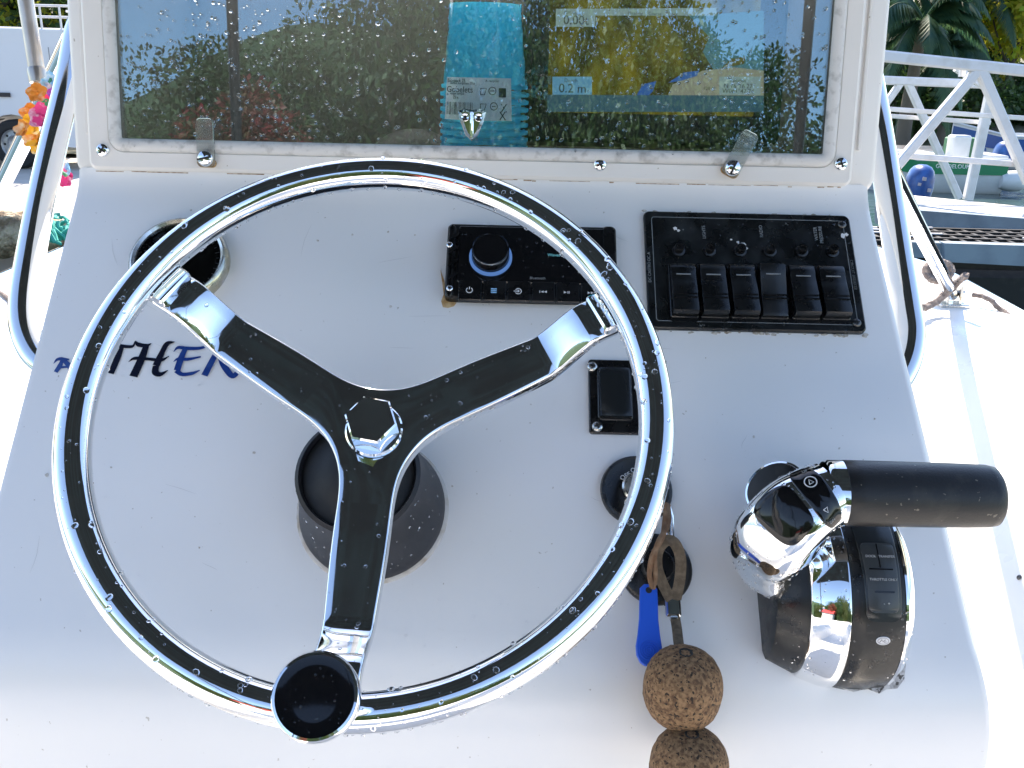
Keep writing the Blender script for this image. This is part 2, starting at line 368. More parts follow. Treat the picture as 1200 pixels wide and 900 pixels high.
# second slim ridge left and right of the door
for px in (107, 1004):
    u = BX.uv(px, 100)[0]; q = MB(BX.frame())
    q.box((u-.006 if px < 500 else u+.007, (top+.03)/2, .0012), (.0035, top-.06, .003), .0011); q.build('flange_ridge', GEL2, console)
for px, py in ((121, 176), (703, 193), (985, 192)):
    phillips(df, BX.fpx(px, py, .0075) @ Tr(0, 0, .0), .0066)
# clear turn tabs that hold the pane
for px, py, ang, lab in ((243, 186, 0, 'upright clear tab'), (857, 197, radians(-26), 'clear tab tilted to the right')):
    M = BX.fpx(px, py, .0085) @ Matrix.Rotation(ang, 4, 'Z')
    t = MB(M); t.prism(rr2(-.0085, -.008, .0085, .0375, .0045), .0030, .0058, None, .0006); to = t.build('turn_tab', CLEAR, df, None, lab)
    phillips(to, M @ Tr(0, 0, .0056), .0078, CHROME, True)
    q = MB(M); q.prism(rr2(-.0088, -.0083, .0088, -.0005, .004), -.0007, .0026); q.build('rust_ring', RUST, to)
# chrome shield on the pane
M = BX.fpx(553, 146, .0046)
sh = [(-.0135, .012), (-.011, .002), (-.006, -.010), (0, -.0155), (.006, -.010), (.011, .002), (.0135, .012), (.008, .0148), (0, .0135), (-.008, .0148)]
t = MB(M); t.prism(sh, 0, .004, None, .003); so_ = t.build('window_latch', CHROME, df)
t = MB(M); t.tube([(0, .011, .0045), (0, 0, .0062), (0, -.013, .004)], .0017, 8); t.build('ridge', CHROME, so_)
for s in (-1, 1):
    t = MB(M); t.lathe([(.0042, .0035), (.0036, .0052), (.0012, .0042), (.0001, .0042)], 14, T=Tr(s*.0065, .0065)); t.build('dimple', CHROME, so_)
for s in (-1, 1):
    t = MB(M); t.lathe([(.0019, .0042), (.0012, .0054), (.00005, .0056)], 10, T=Tr(s*.0065, .0065)); t.build('dark_reflection', GLOSSB, so_)  # black dots stand in for dark reflections in the chrome

# --- boat name in brushed letters on the dash
def ZP(x, y): return DA.uv(50+x/4.8, 380+y/4.8)      # enlarged photo crop -> dash coordinates
zz = [.0004]
def st(mb, pts, ws, n=7):
    P = spline([(*ZP(*p), 0) for p in pts], n); m = len(P)
    W = [ws[min(int(i/(m-1)*(len(ws)-1)), len(ws)-2)]*(1-((i/(m-1)*(len(ws)-1)) % 1 if i < m-1 else 1))+ws[min(int(i/(m-1)*(len(ws)-1)), len(ws)-2)+1]*((i/(m-1)*(len(ws)-1)) % 1 if i < m-1 else 1) for i in range(m)]
    stroke(mb, [(p.x, p.y) for p in P], W, zz[0]); zz[0] += .00006
k_ = .000178
def wd(*a): return [q*k_ for q in a]
LT = MB(DA.frame())
st(LT, [(62, 222), (82, 200), (106, 196), (150, 200)], wd(1, 8, 10, 4)); st(LT, [(112, 196), (98, 235), (74, 270)], wd(6, 13, 11)); st(LT, [(118, 200), (160, 250), (150, 285), (180, 270)], wd(10, 14, 10, 3)); st(LT, [(90, 245), (150, 240)], wd(6, 6))
LT.build('letter', BLUEV, console)
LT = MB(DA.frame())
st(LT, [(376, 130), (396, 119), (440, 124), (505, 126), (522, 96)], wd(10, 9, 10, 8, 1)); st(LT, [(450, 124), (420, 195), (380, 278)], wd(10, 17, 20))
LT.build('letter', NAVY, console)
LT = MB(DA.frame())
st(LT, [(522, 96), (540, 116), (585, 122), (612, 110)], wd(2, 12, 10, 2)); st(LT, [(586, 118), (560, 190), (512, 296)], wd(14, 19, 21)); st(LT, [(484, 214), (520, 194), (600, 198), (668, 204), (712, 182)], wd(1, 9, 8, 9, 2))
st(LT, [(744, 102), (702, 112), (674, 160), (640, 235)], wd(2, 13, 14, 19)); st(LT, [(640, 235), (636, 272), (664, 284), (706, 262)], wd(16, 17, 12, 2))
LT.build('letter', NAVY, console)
LT = MB(DA.frame())
st(LT, [(738, 158), (764, 134), (810, 138), (880, 138), (932, 124)], wd(1, 9, 10, 9, 6)); st(LT, [(806, 138), (782, 190), (758, 262)], wd(12, 16, 17)); st(LT, [(754, 262), (785, 284), (840, 280), (886, 262)], wd(14, 10, 10, 3)); st(LT, [(738, 214), (764, 198), (820, 200), (892, 186)], wd(1, 8, 9, 4))
LT.build('letter', BLUEV, console)
LT = MB(DA.frame())
st(LT, [(1004, 120), (960, 200), (912, 292)], wd(12, 15, 17)); st(LT, [(994, 150), (1020, 230), (1070, 294), (1110, 250), (1170, 130)], wd(15, 17, 14, 11, 9))
LT.build('letter', BLUEV, console)
LT = MB(DA.frame())
st(LT, [(1300, 125), (1250, 200), (1200, 292)], wd(10, 13, 15)); st(LT, [(1300, 125), (1330, 210), (1345, 290)], wd(10, 14, 16)); st(LT, [(1225, 230), (1335, 225)], wd(7, 7))
LT.build('letter', BLUEV, console)

rnd = random.Random(41); t = MB(DA.frame())
for k in range(26):
    u, v = rnd.uniform(UL+.03, UR-.05), rnd.uniform(-.12, .28); a = rnd.uniform(-.5, .5)+(pi/2 if k % 3 == 0 else 0); L_ = rnd.uniform(.008, .04)
    stroke(t, [(u+L_*f*cos(a)+.001*sin(5*f+k), v+L_*f*sin(a)) for f in (0, .25, .5, .75, 1)], [.00005, .00013, .00016, .00012, .00004], .0003+.000004*k)
t.build('scratches', mat('scratch_grey', (.56, .56, .56), .6), console, 'stuff')
t = MB(DA.frame())
for k in range(34):
    u, v = rnd.uniform(UL+.03, UR-.03), rnd.uniform(-.13, .29); r = rnd.uniform(.0004, .0016)
    t.prism([(u+r*rnd.uniform(.5, 1.3)*cos(a), v+r*rnd.uniform(.5, 1.3)*sin(a)) for a in [2*pi*q/8 for q in range(8)]], .0001, .0003+.000004*k)
t.build('dirt_flecks', mat('dirt_fleck', (.38, .33, .27), .9, noise=(300, (.66, .64, .6), .35, .6)), console, 'stuff')

# ================================================================== DASH FITTINGS
def dthing(name, label, cat, px, py, group=None, h=0): return thing(name, label, cat, DA.fpx(px, py, h), group)
def dq(*pts, h=0):           # photo pixels -> dash (u, v), as an outline
    return [DA.uv(*p, h) for p in pts]
DF = DA.frame()

# --- gauge behind the wheel rim
M = DA.fpx(213, 311, 0)
gauge = dthing('round_gauge', 'round black gauge with stained metal bezel behind the upper left spoke', 'gauge', 213, 311)
t = MB(M); Rg = .0445
t.lathe([(Rg+.001, 0), (Rg+.0015, .008), (Rg+.0004, .0125), (Rg-.0025, .0145), (Rg-.0050, .0125), (Rg-.0056, .006)], 48); t.build('bezel', mat('stained_bezel', (.60, .60, .58), .16, .95, noise=(38, (.50, .47, .36), .5, .66), rvar=(60, .06, .4)), gauge)
t = MB(M); t.lathe([(Rg-.0054, .006), (.0001, .006)], 40); t.build('dial', GLOSSB, gauge)
t = MB(M); t.lathe([(Rg-.0052, .0105), (.0001, .0112)], 40); t.build('lens', glassy('gauge_lens', (.55, .57, .58), 1.5, .02, .02), gauge)
t = MB(M); t.box((0, .012, .0075), (.0016, .03, .001)); t.lathe([(.004, .0066), (.0035, .009), (.0001, .009)], 14); t.build('needle', DIMPRINT, gauge)
t = MB(M)
for k in range(28):
    a = radians(-130+260*k/27)+pi/2; r = Rg-.0095
    t.box((0, 0, .0065), (.004 if k % 3 == 0 else .0025, .0008, .0004), T=Matrix.Rotation(a, 4, 'Z') @ Tr(r, 0, 0))
t.build('scale', DIMPRINT, gauge)

# --- stereo
radio = dthing('boat_stereo', 'black marine stereo with a blue-ringed volume knob and a row of buttons', 'stereo', 620, 313)
Q = lambda a, r=.003: quadround(a, r)
ra = DA.uv(521, 354); rb = DA.uv(720, 272); cxm = (ra[0]+rb[0])/2
body = rr2(ra[0], ra[1], rb[0], rb[1], .005)
t = MB(DF); t.prism(body, 0, .009, None, .0015); t.build('housing', BLACK, radio)
f0 = DA.uv(535, 331, .011); f1 = DA.uv(708, 269, .011)
t = MB(DF); t.prism(rr2(f0[0], f0[1], f1[0], f1[1], .002), .0091, .0125, None, .001); scr = t.build('display', GLOSSB, radio)
nb = 6; b0 = DA.uv(536, 354, .011); b1 = DA.uv(708, 332, .011); bw = (b1[0]-b0[0])/nb
icons = []
for k in range(nb):
    t = MB(DF); xa = b0[0]+k*bw; t.prism(rr2(xa+.0003, b0[1]+.0015, xa+bw-.0003, b1[1]-.0004, .0012), .0091, .0128, None, .0009); bo = t.build('button', BLACK, radio); icons.append((bo, xa+bw*.47, (b0[1]+b1[1])/2))
def ring2(mb, c, r, w_, z, a0=0, a1=2*pi, n=20): stroke(mb, [(c[0]+r*cos(a0+(a1-a0)*i/n), c[1]+r*sin(a0+(a1-a0)*i/n)) for i in range(n+1)], w_, z)
z = .0131; ic = MB(DF); c = icons[0][1:]; ring2(ic, c, .0028, .0004, z, radians(125), radians(415)); stroke(ic, [(c[0], c[1]+.0008), (c[0], c[1]+.0036)], .0004, z+.0001); ic.build('power_icon', WHITEPRINT, icons[0][0])
ic = MB(DF); c = icons[1][1:]
for j in (-1, 0, 1): stroke(ic, [(c[0]-.0027, c[1]+j*.0019), (c[0]+.0027, c[1]+j*.0019)], .0007, z)
ic.build('menu_icon', mat('blue_print', (.25, .5, .75), .5), icons[1][0])
ic = MB(DF); c = icons[2][1:]; ring2(ic, c, .0028, .0004, z, radians(-150), radians(150)); stroke(ic, [(c[0]-.0042, c[1]), (c[0]+.001, c[1])], .0004, z+.0001); stroke(ic, [(c[0]-.0006, c[1]+.0014), (c[0]+.001, c[1]), (c[0]-.0006, c[1]-.0014)], .0004, z+.0002); ic.build('source_icon', WHITEPRINT, icons[2][0])
def tri(mb, x, y, s, dr, z): mb.add([(x-dr*s, y+s, z), (x-dr*s, y-s, z), (x+dr*s, y, z)], [(0, 1, 2)], False)
ic = MB(DF); c = icons[3][1:]; tri(ic, c[0]-.0005, c[1], .0013, -1, z); tri(ic, c[0]+.0024, c[1], .0013, -1, z); stroke(ic, [(c[0]-.0027, c[1]-.0013), (c[0]-.0027, c[1]+.0013)], .0003, z); ic.build('back_icon', WHITEPRINT, icons[3][0])
ic = MB(DF); c = icons[4][1:]; tri(ic, c[0]-.0018, c[1], .0013, 1, z); [stroke(ic, [(c[0]+dx, c[1]-.0013), (c[0]+dx, c[1]+.0013)], .0003, z) for dx in (.0006, .0018)]; ic.build('play_icon', WHITEPRINT, icons[4][0])
ic = MB(DF); c = icons[5][1:]; tri(ic, c[0]-.0024, c[1], .0013, 1, z); tri(ic, c[0]+.0005, c[1], .0013, 1, z); stroke(ic, [(c[0]+.0027, c[1]-.0013), (c[0]+.0027, c[1]+.0013)], .0003, z); ic.build('forward_icon', WHITEPRINT, icons[5][0])
text('Bluetooth', .0036, DA.fpx(630, 326, .0127), DIMPRINT, scr, 'print'); text('Waves FM', .0042, DA.fpx(653, 299, .0127), emis('cyan_text', (.15, .6, .8), .15), scr, 'print')
M = DA.fpx(575, 302, .0125)
t = MB(M); t.lathe([(.0200, 0), (.0200, .002), (.0186, .0030), (.0175, .0028)], 40); t.build('light_ring', emis('blue_glow', (.12, .33, .9), .16), radio)
t = MB(M); t.lathe([(.0172, .001), (.0172, .014), (.0168, .0152), (.016, .0156), (.0158, .0150), (.0001, .0150)], 40); kn = t.build('knob', GLOSSB, radio)
t = MB(M); t.lathe([(.01735, .0128), (.0174, .0142), (.0170, .0153)], 40); t.build('knob_rim', STEEL, kn)
t = MB(DF); e0 = DA.uv(522, 354); e1 = DA.uv(534, 271)
t.prism(rr2(e0[0], e0[1], e1[0]+.0015, e1[1], .004), .009, .0118, None, .0012); eb = t.build('end_bracket', BLACK, radio)
for k in range(4):
    q = MB(DF); yy = e0[1]+.016+k*.0145; q.prism([(e0[0]+.001, yy), (e0[0]+.010, yy+.006), (e0[0]+.010, yy+.009), (e0[0]+.001, yy+.003)], .0117, .0128); q.build('rib', BLACK, eb)
for py in (287, 338): phillips(radio, DA.fpx(527, py, .0122), .0032)
t = MB(DF); e0 = DA.uv(706, 356); e1 = DA.uv(720, 272); t.prism(rr2(e0[0], e0[1]+.001, e1[0], e1[1]-.001, .005), .009, .0122, None, .0015); t.build('end_cap', BLACK, radio)
# rust run under the stereo's left end
rnd = random.Random(5); t = MB(DF); px = [(516, 316), (520, 345), (517, 353), (519, 360), (525, 361), (532, 359), (535, 355), (524, 352), (521, 330)]
t.prism([DA.uv(*p) for p in px][::-1], .0001, .0005); t.build('rust_stain', RUST, console)

# --- six-way switch panel
panel = dthing('switch_panel', 'large black switch panel with six rockers in a row and peeling print', 'switch panel', 880, 320)
c4 = [DA.uv(761, 388), DA.uv(1012, 391), DA.uv(995, 255), DA.uv(752, 250)]
px0 = (c4[0][0]+c4[3][0])/2; px1 = (c4[1][0]+c4[2][0])/2; py0 = (c4[0][1]+c4[1][1])/2; py1 = (c4[2][1]+c4[3][1])/2
t = MB(DF); t.prism(rr2(px0, py0, px1, py1, .006), 0, .0045, None, .0012); t.build('face_plate', mat('worn_black_panel', (.006, .007, .0075), .3, noise=(70, (.020, .023, .024), .45, .75), rvar=(40, .15, .5), specks=(140, (.16, .17, .17), .735)), panel)
t = MB(DF); bo = rr2(px0+.007, py0+.007, px1-.007, py1-.007, .003); bi = inset(bo, .0007)
t.loft([[(p[0], p[1], .0048) for p in bo], [(p[0], p[1], .0048) for p in bi]], True, (0, 0), False); t.build('border_line', DIMPRINT, panel)
for (x, y) in ((px1-.0085, py1-.0115), (px1-.0085, py0+.0095)):
    phillips(panel, DA.frame(x, y, .0046), .0042, mat('dark_screw', (.12, .12, .12), .3, 1))
swx = (797, 832, 867, 901, 937, 972)
def rocker_parts(par, M, wd_, ht, flip):
    hw, hh = wd_/2, ht/2; t = MB(M); t.prism(rr2(-hw-.0012, -hh-.0015, hw+.0012, hh+.0015, .002), 0, .0028, None, .0008); fr_ = t.build('rocker_frame', BLACK, par)
    # side profile (v, h): low where pressed
    pr = [(-hh, .002), (-hh, .0100), (-hh*.95, .0122), (-hh*.85, .0126), (-hh*.30, .0102), (-hh*.22, .0110), (hh*.2, .0092), (hh*.55, .0078), (hh*.62, .0088), (hh*.92, .0080), (hh, .0055), (hh, .002)]
    if flip: pr = [(-hh, .002), (-hh, .0055), (-hh*.85, .0075), (-hh*.30, .0072), (-hh*.22, .0082), (hh*.5, .0108), (hh*.57, .0122), (hh*.86, .0130), (hh, .009), (hh, .002)]
    t = MB(M); t.loft([[(x, v, h-dz) for v, h in pr] for x, dz in ((-hw, .0006), (-hw+.0008, 0), (hw-.0008, 0), (hw, .0006))], False, (1, 1), False); rk = t.build('rocker', mat('rocker_black', (.006, .0065, .007), .3, rvar=(60, .2, .45)), par)
    for v, h in ((hh*.50, .0083 if not flip else .0109),):
        t = MB(M); t.box((0, v, h+.0005), (hw*1.15, .0011, .0006)); t.build('marker_line', DIMPRINT, rk)
    for q in (-.30, -.45):
        t = MB(M); h = .0102 if q == -.30 else .0109; t.box((0, hh*q, h+.0003), (hw*1.9, .0012, .0014)); t.build('grip_ridge', BLACK, rk)
    return rk
first = None
for i, px in enumerate(swx):
    py = 341+ (i*.55)
    u, v = DA.uv(px+3, py+1, .005); M = DA.frame(u, v, .0046)
    t = MB(M); fr_ = None
    holder = MB(M); holder.prism(rr2(-.0137, -.031, .0137, .031, .003), 0, .0012); ho = holder.build('rocker_switch', BLACK, panel, None, 'fourth rocker, pressed the other way' if i == 3 else None)
    rocker_parts(ho, M @ Tr(0, 0, .0010), .0232, .054, i == 3)
    u2, v2 = DA.uv(px-2+i*1.0, 294+i*.3, .005); M2 = DA.frame(u2, v2, .0046)
    t = MB(M2); t.lathe([(.0062, 0), (.0062, .0018), (.0046, .0026), (.0046, .0075), (.0040, .0085), (.0022, .0085), (.0020, .0075), (.0001, .0075)], 18); bk = t.build('breaker_button', BLACK, panel)
rot = Matrix.Rotation(pi/2, 4, 'Z')
text('LIGHTS', .0045, DA.fpx(825, 272, .0049) @ rot, DIMPRINT, panel, 'print'); text('RADIO', .0045, DA.fpx(892, 271, .0049) @ rot, DIMPRINT, panel, 'print')
text('WATER', .0045, DA.fpx(956, 274, .0049) @ rot, DIMPRINT, panel, 'print'); text('PRESSURE', .0045, DA.fpx(962, 275, .0049) @ rot, DIMPRINT, panel, 'print')
text('DC CASTRO DC A', .0040, DA.fpx(761, 313, .0049) @ rot, DIMPRINT, panel, 'print'); text('CIRCUIT BREAKER', .0040, DA.fpx(1000, 322, .0049) @ Matrix.Rotation(-pi/2, 4, 'Z'), mat('faint_print', (.1, .11, .11), .5), panel, 'print')
rnd = random.Random(11)
def flake(px, py, r, par):
    t = MB(DA.fpx(px, py, .0046)); t.prism([(r*rnd.uniform(.5, 1.2)*cos(a), r*rnd.uniform(.5, 1.2)*sin(a)) for a in [2*pi*k/9 for k in range(9)]], 0, .0004); t.build('paint_chip', WHITEPRINT, par)
for p in ((791, 268, .0022), (795, 270, .0018), (869, 287, .0036), (873, 291, .0026), (865, 284, .0016), (988, 276, .0032), (992, 275, .0018), (857, 281, .0012)): flake(*p, panel)

rnd = random.Random(6); t = MB(DF)
for k in range(60):
    x = rnd.uniform(px0, px1); y = (py0-rnd.uniform(.0002, .0022)) if k % 3 else (py1+rnd.uniform(.0002, .003)); r = rnd.uniform(.0004, .0018)
    t.prism([(x+r*1.8*rnd.uniform(.6, 1.2)*cos(a), y+r*rnd.uniform(.6, 1.2)*sin(a)) for a in [2*pi*q/7 for q in range(7)]], 0, .0004+.00001*k)
t.build('grime_line', mat('panel_grime', (.28, .23, .17), .9, noise=(200, (.6, .57, .52), .35, .6)), panel, 'stuff')
# --- single rocker switch right of the column
sw = dthing('rocker_switch', 'single black rocker on a screwed plate between the stereo and the ignition switch', 'switch', 722, 466)
c4 = [DA.uv(692, 509), DA.uv(752, 509), DA.uv(748, 424), DA.uv(688, 424)]
a_, b_ = DA.uv(693, 509), DA.uv(750, 424); t = MB(DF); t.prism(rr2(a_[0]-.002, a_[1], b_[0]-.001, b_[1], .003), 0, .0035, None, .001); t.build('plate', BLACK, sw)
t = MB(DF); a2, b2 = DA.uv(703, 490, .006), DA.uv(738, 432, .006); t.prism(rr2(a2[0]-.0015, a2[1]-.0015, b2[0]+.0015, b2[1]+.0015, .004), .0034, .006, None, .001); t.build('collar', BLACK, sw)
M = DA.frame((a2[0]+b2[0])/2, (a2[1]+b2[1])/2, .006); hw, hh = (b2[0]-a2[0])/2, (b2[1]-a2[1])/2
t = MB(M); pr = [(-hh, -.002), (-hh, .0065), (-hh*.8, .0078), (0, .0042), (hh*.8, .0030), (hh, .0016), (hh, -.002)]
t.loft([[(x, v, h-dz) for v, h in pr] for x, dz in ((-hw, .001), (-hw+.0015, 0), (hw-.0015, 0), (hw, .001))], False, (1, 1), True); t.build('rocker', mat('smooth_rocker', (.014, .016, .017), .2), sw)
for p in ((694, 430), (700, 500)): phillips(sw, DA.fpx(*p, .0036), .0048, OLDST)

# --- ignition and kill switch discs
ign = dthing('ignition_switch', 'round black ignition switch marked OFF and ON behind the right side of the wheel rim', 'ignition switch', 745, 575)
M = DA.fpx(745, 576, 0)
t = MB(M); t.lathe([(.0300, 0), (.0304, .004), (.0292, .0072), (.0272, .0082), (.0262, .0074), (.0001, .0074)], 44); t.build('face', BLACK, ign)
t = MB(M); t.lathe([(.013, .0074), (.013, .013), (.0115, .0145), (.0001, .0145)], 28); t.build('lock_barrel', OLDST, ign)
text('OFF', .0056, DA.fpx(733, 558, .0078) @ Matrix.Rotation(radians(30), 4, 'Z'), WHITEPRINT, ign, 'print'); text('ON', .0056, DA.fpx(745, 551, .0078) @ Matrix.Rotation(radians(5), 4, 'Z'), WHITEPRINT, ign, 'print')
kil = dthing('kill_switch', 'round black switch disc low on the dash behind the cord and the blue tag', 'switch', 768, 668)
M = DA.fpx(768, 668, 0)
t = MB(M); t.lathe([(.0290, 0), (.0294, .004), (.0282, .0070), (.0260, .0082), (.0001, .0076)], 44); t.build('face', BLACK, kil)
t = MB(M); t.lathe([(.014, .0070), (.0135, .016), (.012, .018), (.0001, .018)], 28); t.build('push_button', BLACK, kil)

# --- steering column boot
boot = dthing('steering_column', 'grey conical steering column boot with black collar behind the wheel hub', 'steering column', 437, 597)
M = DA.fpx(437, 597, 0); hubw = DA.uv(437, 597)
t = MB(M); t.lathe([(.0600, 0), (.0605, .006), (.0590, .012), (.0500, .060), (.0470, .090), (.0440, .0925), (.0425, .090), (.042, .07)], 56); t.build('boot', GREYB, boot)
t = MB(M); t.lathe([(.0424, .0870), (.040, .0885), (.034, .0905), (.026, .0945), (.020, .099), (.0001, .101)], 40); t.build('inner_collar', MATTB, boot)
t = MB(); t.tube([DA.at(437, 597, .07), WH.P+WH.n*-.075, WH.P+WH.n*-.050], [.017, .015, .014], 18); t.build('shaft', MATTB, boot)
t = MB(M); t.lathe([(.0635, .0001), (.0625, .0012), (.0600, .0016)], 48); t.build('sealant_ring', mat('old_sealant', (.55, .53, .50), .8, noise=(80, (.4, .34, .27), .45, .7)), boot)

# ================================================================== STEERING WHEEL
HUBH = -.036
wheel = thing('steering_wheel', 'polished three-spoke steering wheel beaded with rain in front of the dash', 'steering wheel', WH.frame(0, 0, HUBH))
WF = WH.frame(); RR, RT = .186, .0115
t = MB(WF); seg = 160
t.loft([[((RR+RT*cos(2*pi*k/24))*cos(2*pi*i/seg), (RR+RT*cos(2*pi*k/24))*sin(2*pi*i/seg), RT*sin(2*pi*k/24)) for k in range(24)] for i in range(seg+1)], True, (0, 0), True)
rim = t.build('rim', CHROME, wheel)
def sm(t): t = max(0, min(1, t)); return t*t*(3-2*t)
def spw(r):
    if r < .0155: return r*math.tan(pi/3)
    a = .0155*math.tan(pi/3); e = .0182-.003*sm((r-.07)/.09)
    q = max(0, 1-(r-.0155)/.044); return e+(a-e)*q**3
def sph(r): return HUBH+.0235*sm((r-.126)/.038)-.004*sm((.05-r)/.05)*0
hub_c = WH.uv(431, 496, HUBH+.01); hx, hy = hub_c[0]*0, hub_c[1]*0
R_HUB = .052
rsamp = [R_HUB+(.178-R_HUB)*i/50 for i in range(51)]
SPM = mat('polished_spoke', (.80, .82, .84), .04, 1, noise=(26, (.66, .69, .72), .45, .8), rvar=(55, .02, .12))
def hub_loop():
    pts = []; nr = []
    for ang in (27.5, 147.5, 267.5):
        c_, s_ = cos(radians(ang)), sin(radians(ang)); side = []
        N_ = 16
        for i in range(N_+1):
            r = .0155+(R_HUB-.0155)*(i/N_)**1.3; dw = (spw(r+.0005)-spw(r))/.0005 if i else -1/math.tan(pi/3); side.append((r, spw(r), dw))
        for sg, seq in ((-1, side[:-1] if False else side), (1, side[::-1])):
            for r, w_, dw in seq:
                if sg == 1 and r == .0155: continue       # shared with the next spoke
                x, y = r, sg*w_; n_ = Vector((dw, -1)).normalized() if r < R_HUB-1e-6 else Vector((0, -1)); n_ = Vector((n_.x, n_.y*sg)); n_ = n_ if True else n_
                pts.append((x*c_-y*s_, x*s_+y*c_)); nr.append(((n_.x*c_-n_.y*s_), (n_.x*s_+n_.y*c_)))
    return pts, nr
hp, hn = hub_loop()
t = MB(WF); e = .0016
t.loft([[(p[0]+q[0]*d_, p[1]+q[1]*d_, HUBH+z_) for p, q in zip(hp, hn)] for d_, z_ in ((0, -.0115), (0, -e), (e*.35, -e*.35), (e, 0))], True, (1, 1), True); t.build('hub_plate', SPM, wheel)
for k, ang in enumerate((27.5, 147.5, -92.5)):
    Rm = Matrix.Rotation(radians(ang), 4, 'Z'); t = MB(WF @ Rm); rings = []
    for r in rsamp:
        w_ = spw(r); h = sph(r); th = .0115 if r < .14 else .0115-.004*sm((r-.14)/.035); e = .0016; cr = .0006*sm((r-R_HUB)/.02)
        rings.append([(r, -w_, h-th), (r, -w_, h-e), (r, -w_+e*.35, h-e*.35), (r, -w_+e, h), (r, -w_*.4, h+cr), (r, w_*.4, h+cr), (r, w_-e, h), (r, w_-e*.35, h-e*.35), (r, w_, h-e), (r, w_, h-th)])
    t.loft(rings, True, (0, 1), True); sp = t.build('spoke', SPM, wheel)
    q = MB(WF @ Rm); q.box((.1735, 0, -.0105), (.012, .030, .0085), .0025); q.build('weld_lug', STEEL, rim)
M = WH.frame(0, -.001, HUBH+.0008)
t = MB(M); t.lathe([(.0195, 0), (.0195, .0022), (.0183, .0034), (.012, .0036)], 40); wa = t.build('washer', CHROME, wheel)
t = MB(M); hexr = .0178; pts = [(hexr*cos(pi/3*k+pi/6+.35), hexr*sin(pi/3*k+pi/6+.35)) for k in range(6)]
t.prism(pts, .003, .0205, None, .0011); t.build('nut', CHROME, wheel)
t = MB(M); t.lathe([(.0125, .0132), (.0105, .0148), (.0001, .0155)], 30); 
t = MB(WF @ Matrix.Rotation(0, 4, 'Z'))
kc = WH.uv(370, 816, .045)
M = WH.frame(kc[0], kc[1], 0)
t = MB(M); t.lathe([(.009, -.006), (.009, .02), (.012, .026), (.0165, .030), (.0215, .034), (.0232, .040), (.0232, .0455), (.0222, .0472), (.0208, .0476)], 48); kb = t.build('turning_knob', CHROME, wheel)
t = MB(M); t.lathe([(.0209, .0474), (.0205, .0472), (.012, .0480), (.0001, .0481)], 44); t.build('knob_cap', GLOSSB, kb)
t = MB(M); t.box((-.000, .008, -.004), (.022, .028, .014), .004); t.build('knob_clamp', STEEL, wheel)

# ================================================================== THROTTLE
TM = DA.fpx(962, 690, 0)
thr = thing('throttle_control', 'chrome and black engine throttle with horizontal rubber grip, right side of the dash', 'throttle', TM)
AX = Matrix(((0, 0, 1, 0), (1, 0, 0, 0), (0, 1, 0, 0), (0, 0, 0, 1)))     # lathe z -> u, x -> v, y -> n
PV, PN = 1.0, .94
def pod(prof, name, m, parent=thr, a0=-.2, a1=pi+.2, capped=(1, 1)):
    t = MB(TM); t.lathe([(r, u) for u, r in prof], 44, capped, AX, a0, a1, PV, PN); return t.build(name, m, parent)
PODM = mat('pod_black', (.009, .0095, .0095), .3, noise=(40, (.06, .056, .046), .56, .85), rvar=(60, .2, .5))
pod([(-.052, .0001), (-.052, .050), (-.050, .056), (-.030, .066), (-.028, .066)], 'side_cover', PODM, capped=(0, 0))
pod([(-.0285, .0640), (-.0280, .0680), (-.0265, .0692), (-.012, .0745), (-.003, .0768), (-.0012, .0765), (-.0008, .072)], 'chrome_band', CHROME, capped=(0, 0))
pod([(-.0010, .070), (-.0004, .0745), (.001, .0758), (.010, .0775), (.024, .0775), (.0385, .0755), (.0395, .074), (.040, .070)], 'centre_cover', PODM, capped=(0, 0))
pod([(.0398, .070), (.0400, .0740), (.0415, .0750), (.047, .0700), (.054, .0570), (.057, .045), (.057, .0001)], 'chrome_band', CHROME, capped=(0, 0))
def wrap(ulo, uhi, alo, ahi, rad, h0, h1, name, m, parent, corner=.004, taper=0, nrow=22):
    t = MB(TM); arc = (ahi-alo)*rad; rows = []
    for i in range(nrow+1):
        f = i/nrow; f = .5-.5*cos(pi*f); s = f*arc; e = min(s, arc-s); ins = corner-sqrt(max(0, corner**2-(corner-min(e, corner))**2)); tp = taper*f; a = alo+f*(ahi-alo); row = []
        for j, (hh, q) in enumerate(((h0, 0), (h1-.0005, 0), (h1, .0006), (h1, .45), (h1, .55), (h1, .0006), (h1-.0005, 0), (h0, 0))):
            lo_, hi_ = ulo+ins+tp, uhi-ins-tp*.4
            u = lo_+.0006 if j == 2 else hi_-.0006 if j == 5 else lo_ if j < 2 else hi_ if j > 5 else lo_+(hi_-lo_)*q
            r = rad+hh; row.append((u, r*cos(a)*PV, r*sin(a)*PN))
        rows.append(row)
    t.loft(rows, False, (1, 1), True); return t.build(name, m, parent)
def podM(u, a, rad):       # tangent frame: x right, y up the pod, z out
    p = Vector((u, rad*cos(a)*PV, rad*sin(a)*PN)); nz = Vector((0, cos(a)/PV, sin(a)/PN)).normalized(); ny = Vector((0, sin(a), -cos(a)*1)); ny = (ny-nz*ny.dot(nz)).normalized(); nx = ny.cross(nz)
    return TM @ Matrix(((nx.x, ny.x, nz.x, p.x), (nx.y, ny.y, nz.y, p.y), (nx.z, ny.z, nz.z, p.z), (0, 0, 0, 1)))
KEYM = mat('keypad_black', (.022, .026, .028), .24)
kp = wrap(.0055, .0360, radians(48), radians(119), .0772, -.001, .0012, 'keypad', KEYM, thr, .006, .0035)
kl = wrap(.0085, .0335, radians(76), radians(114), .0772, .0011, .0018, 'key_field', mat('key_grey', (.045, .05, .052), .3), kp, .004, .0022)
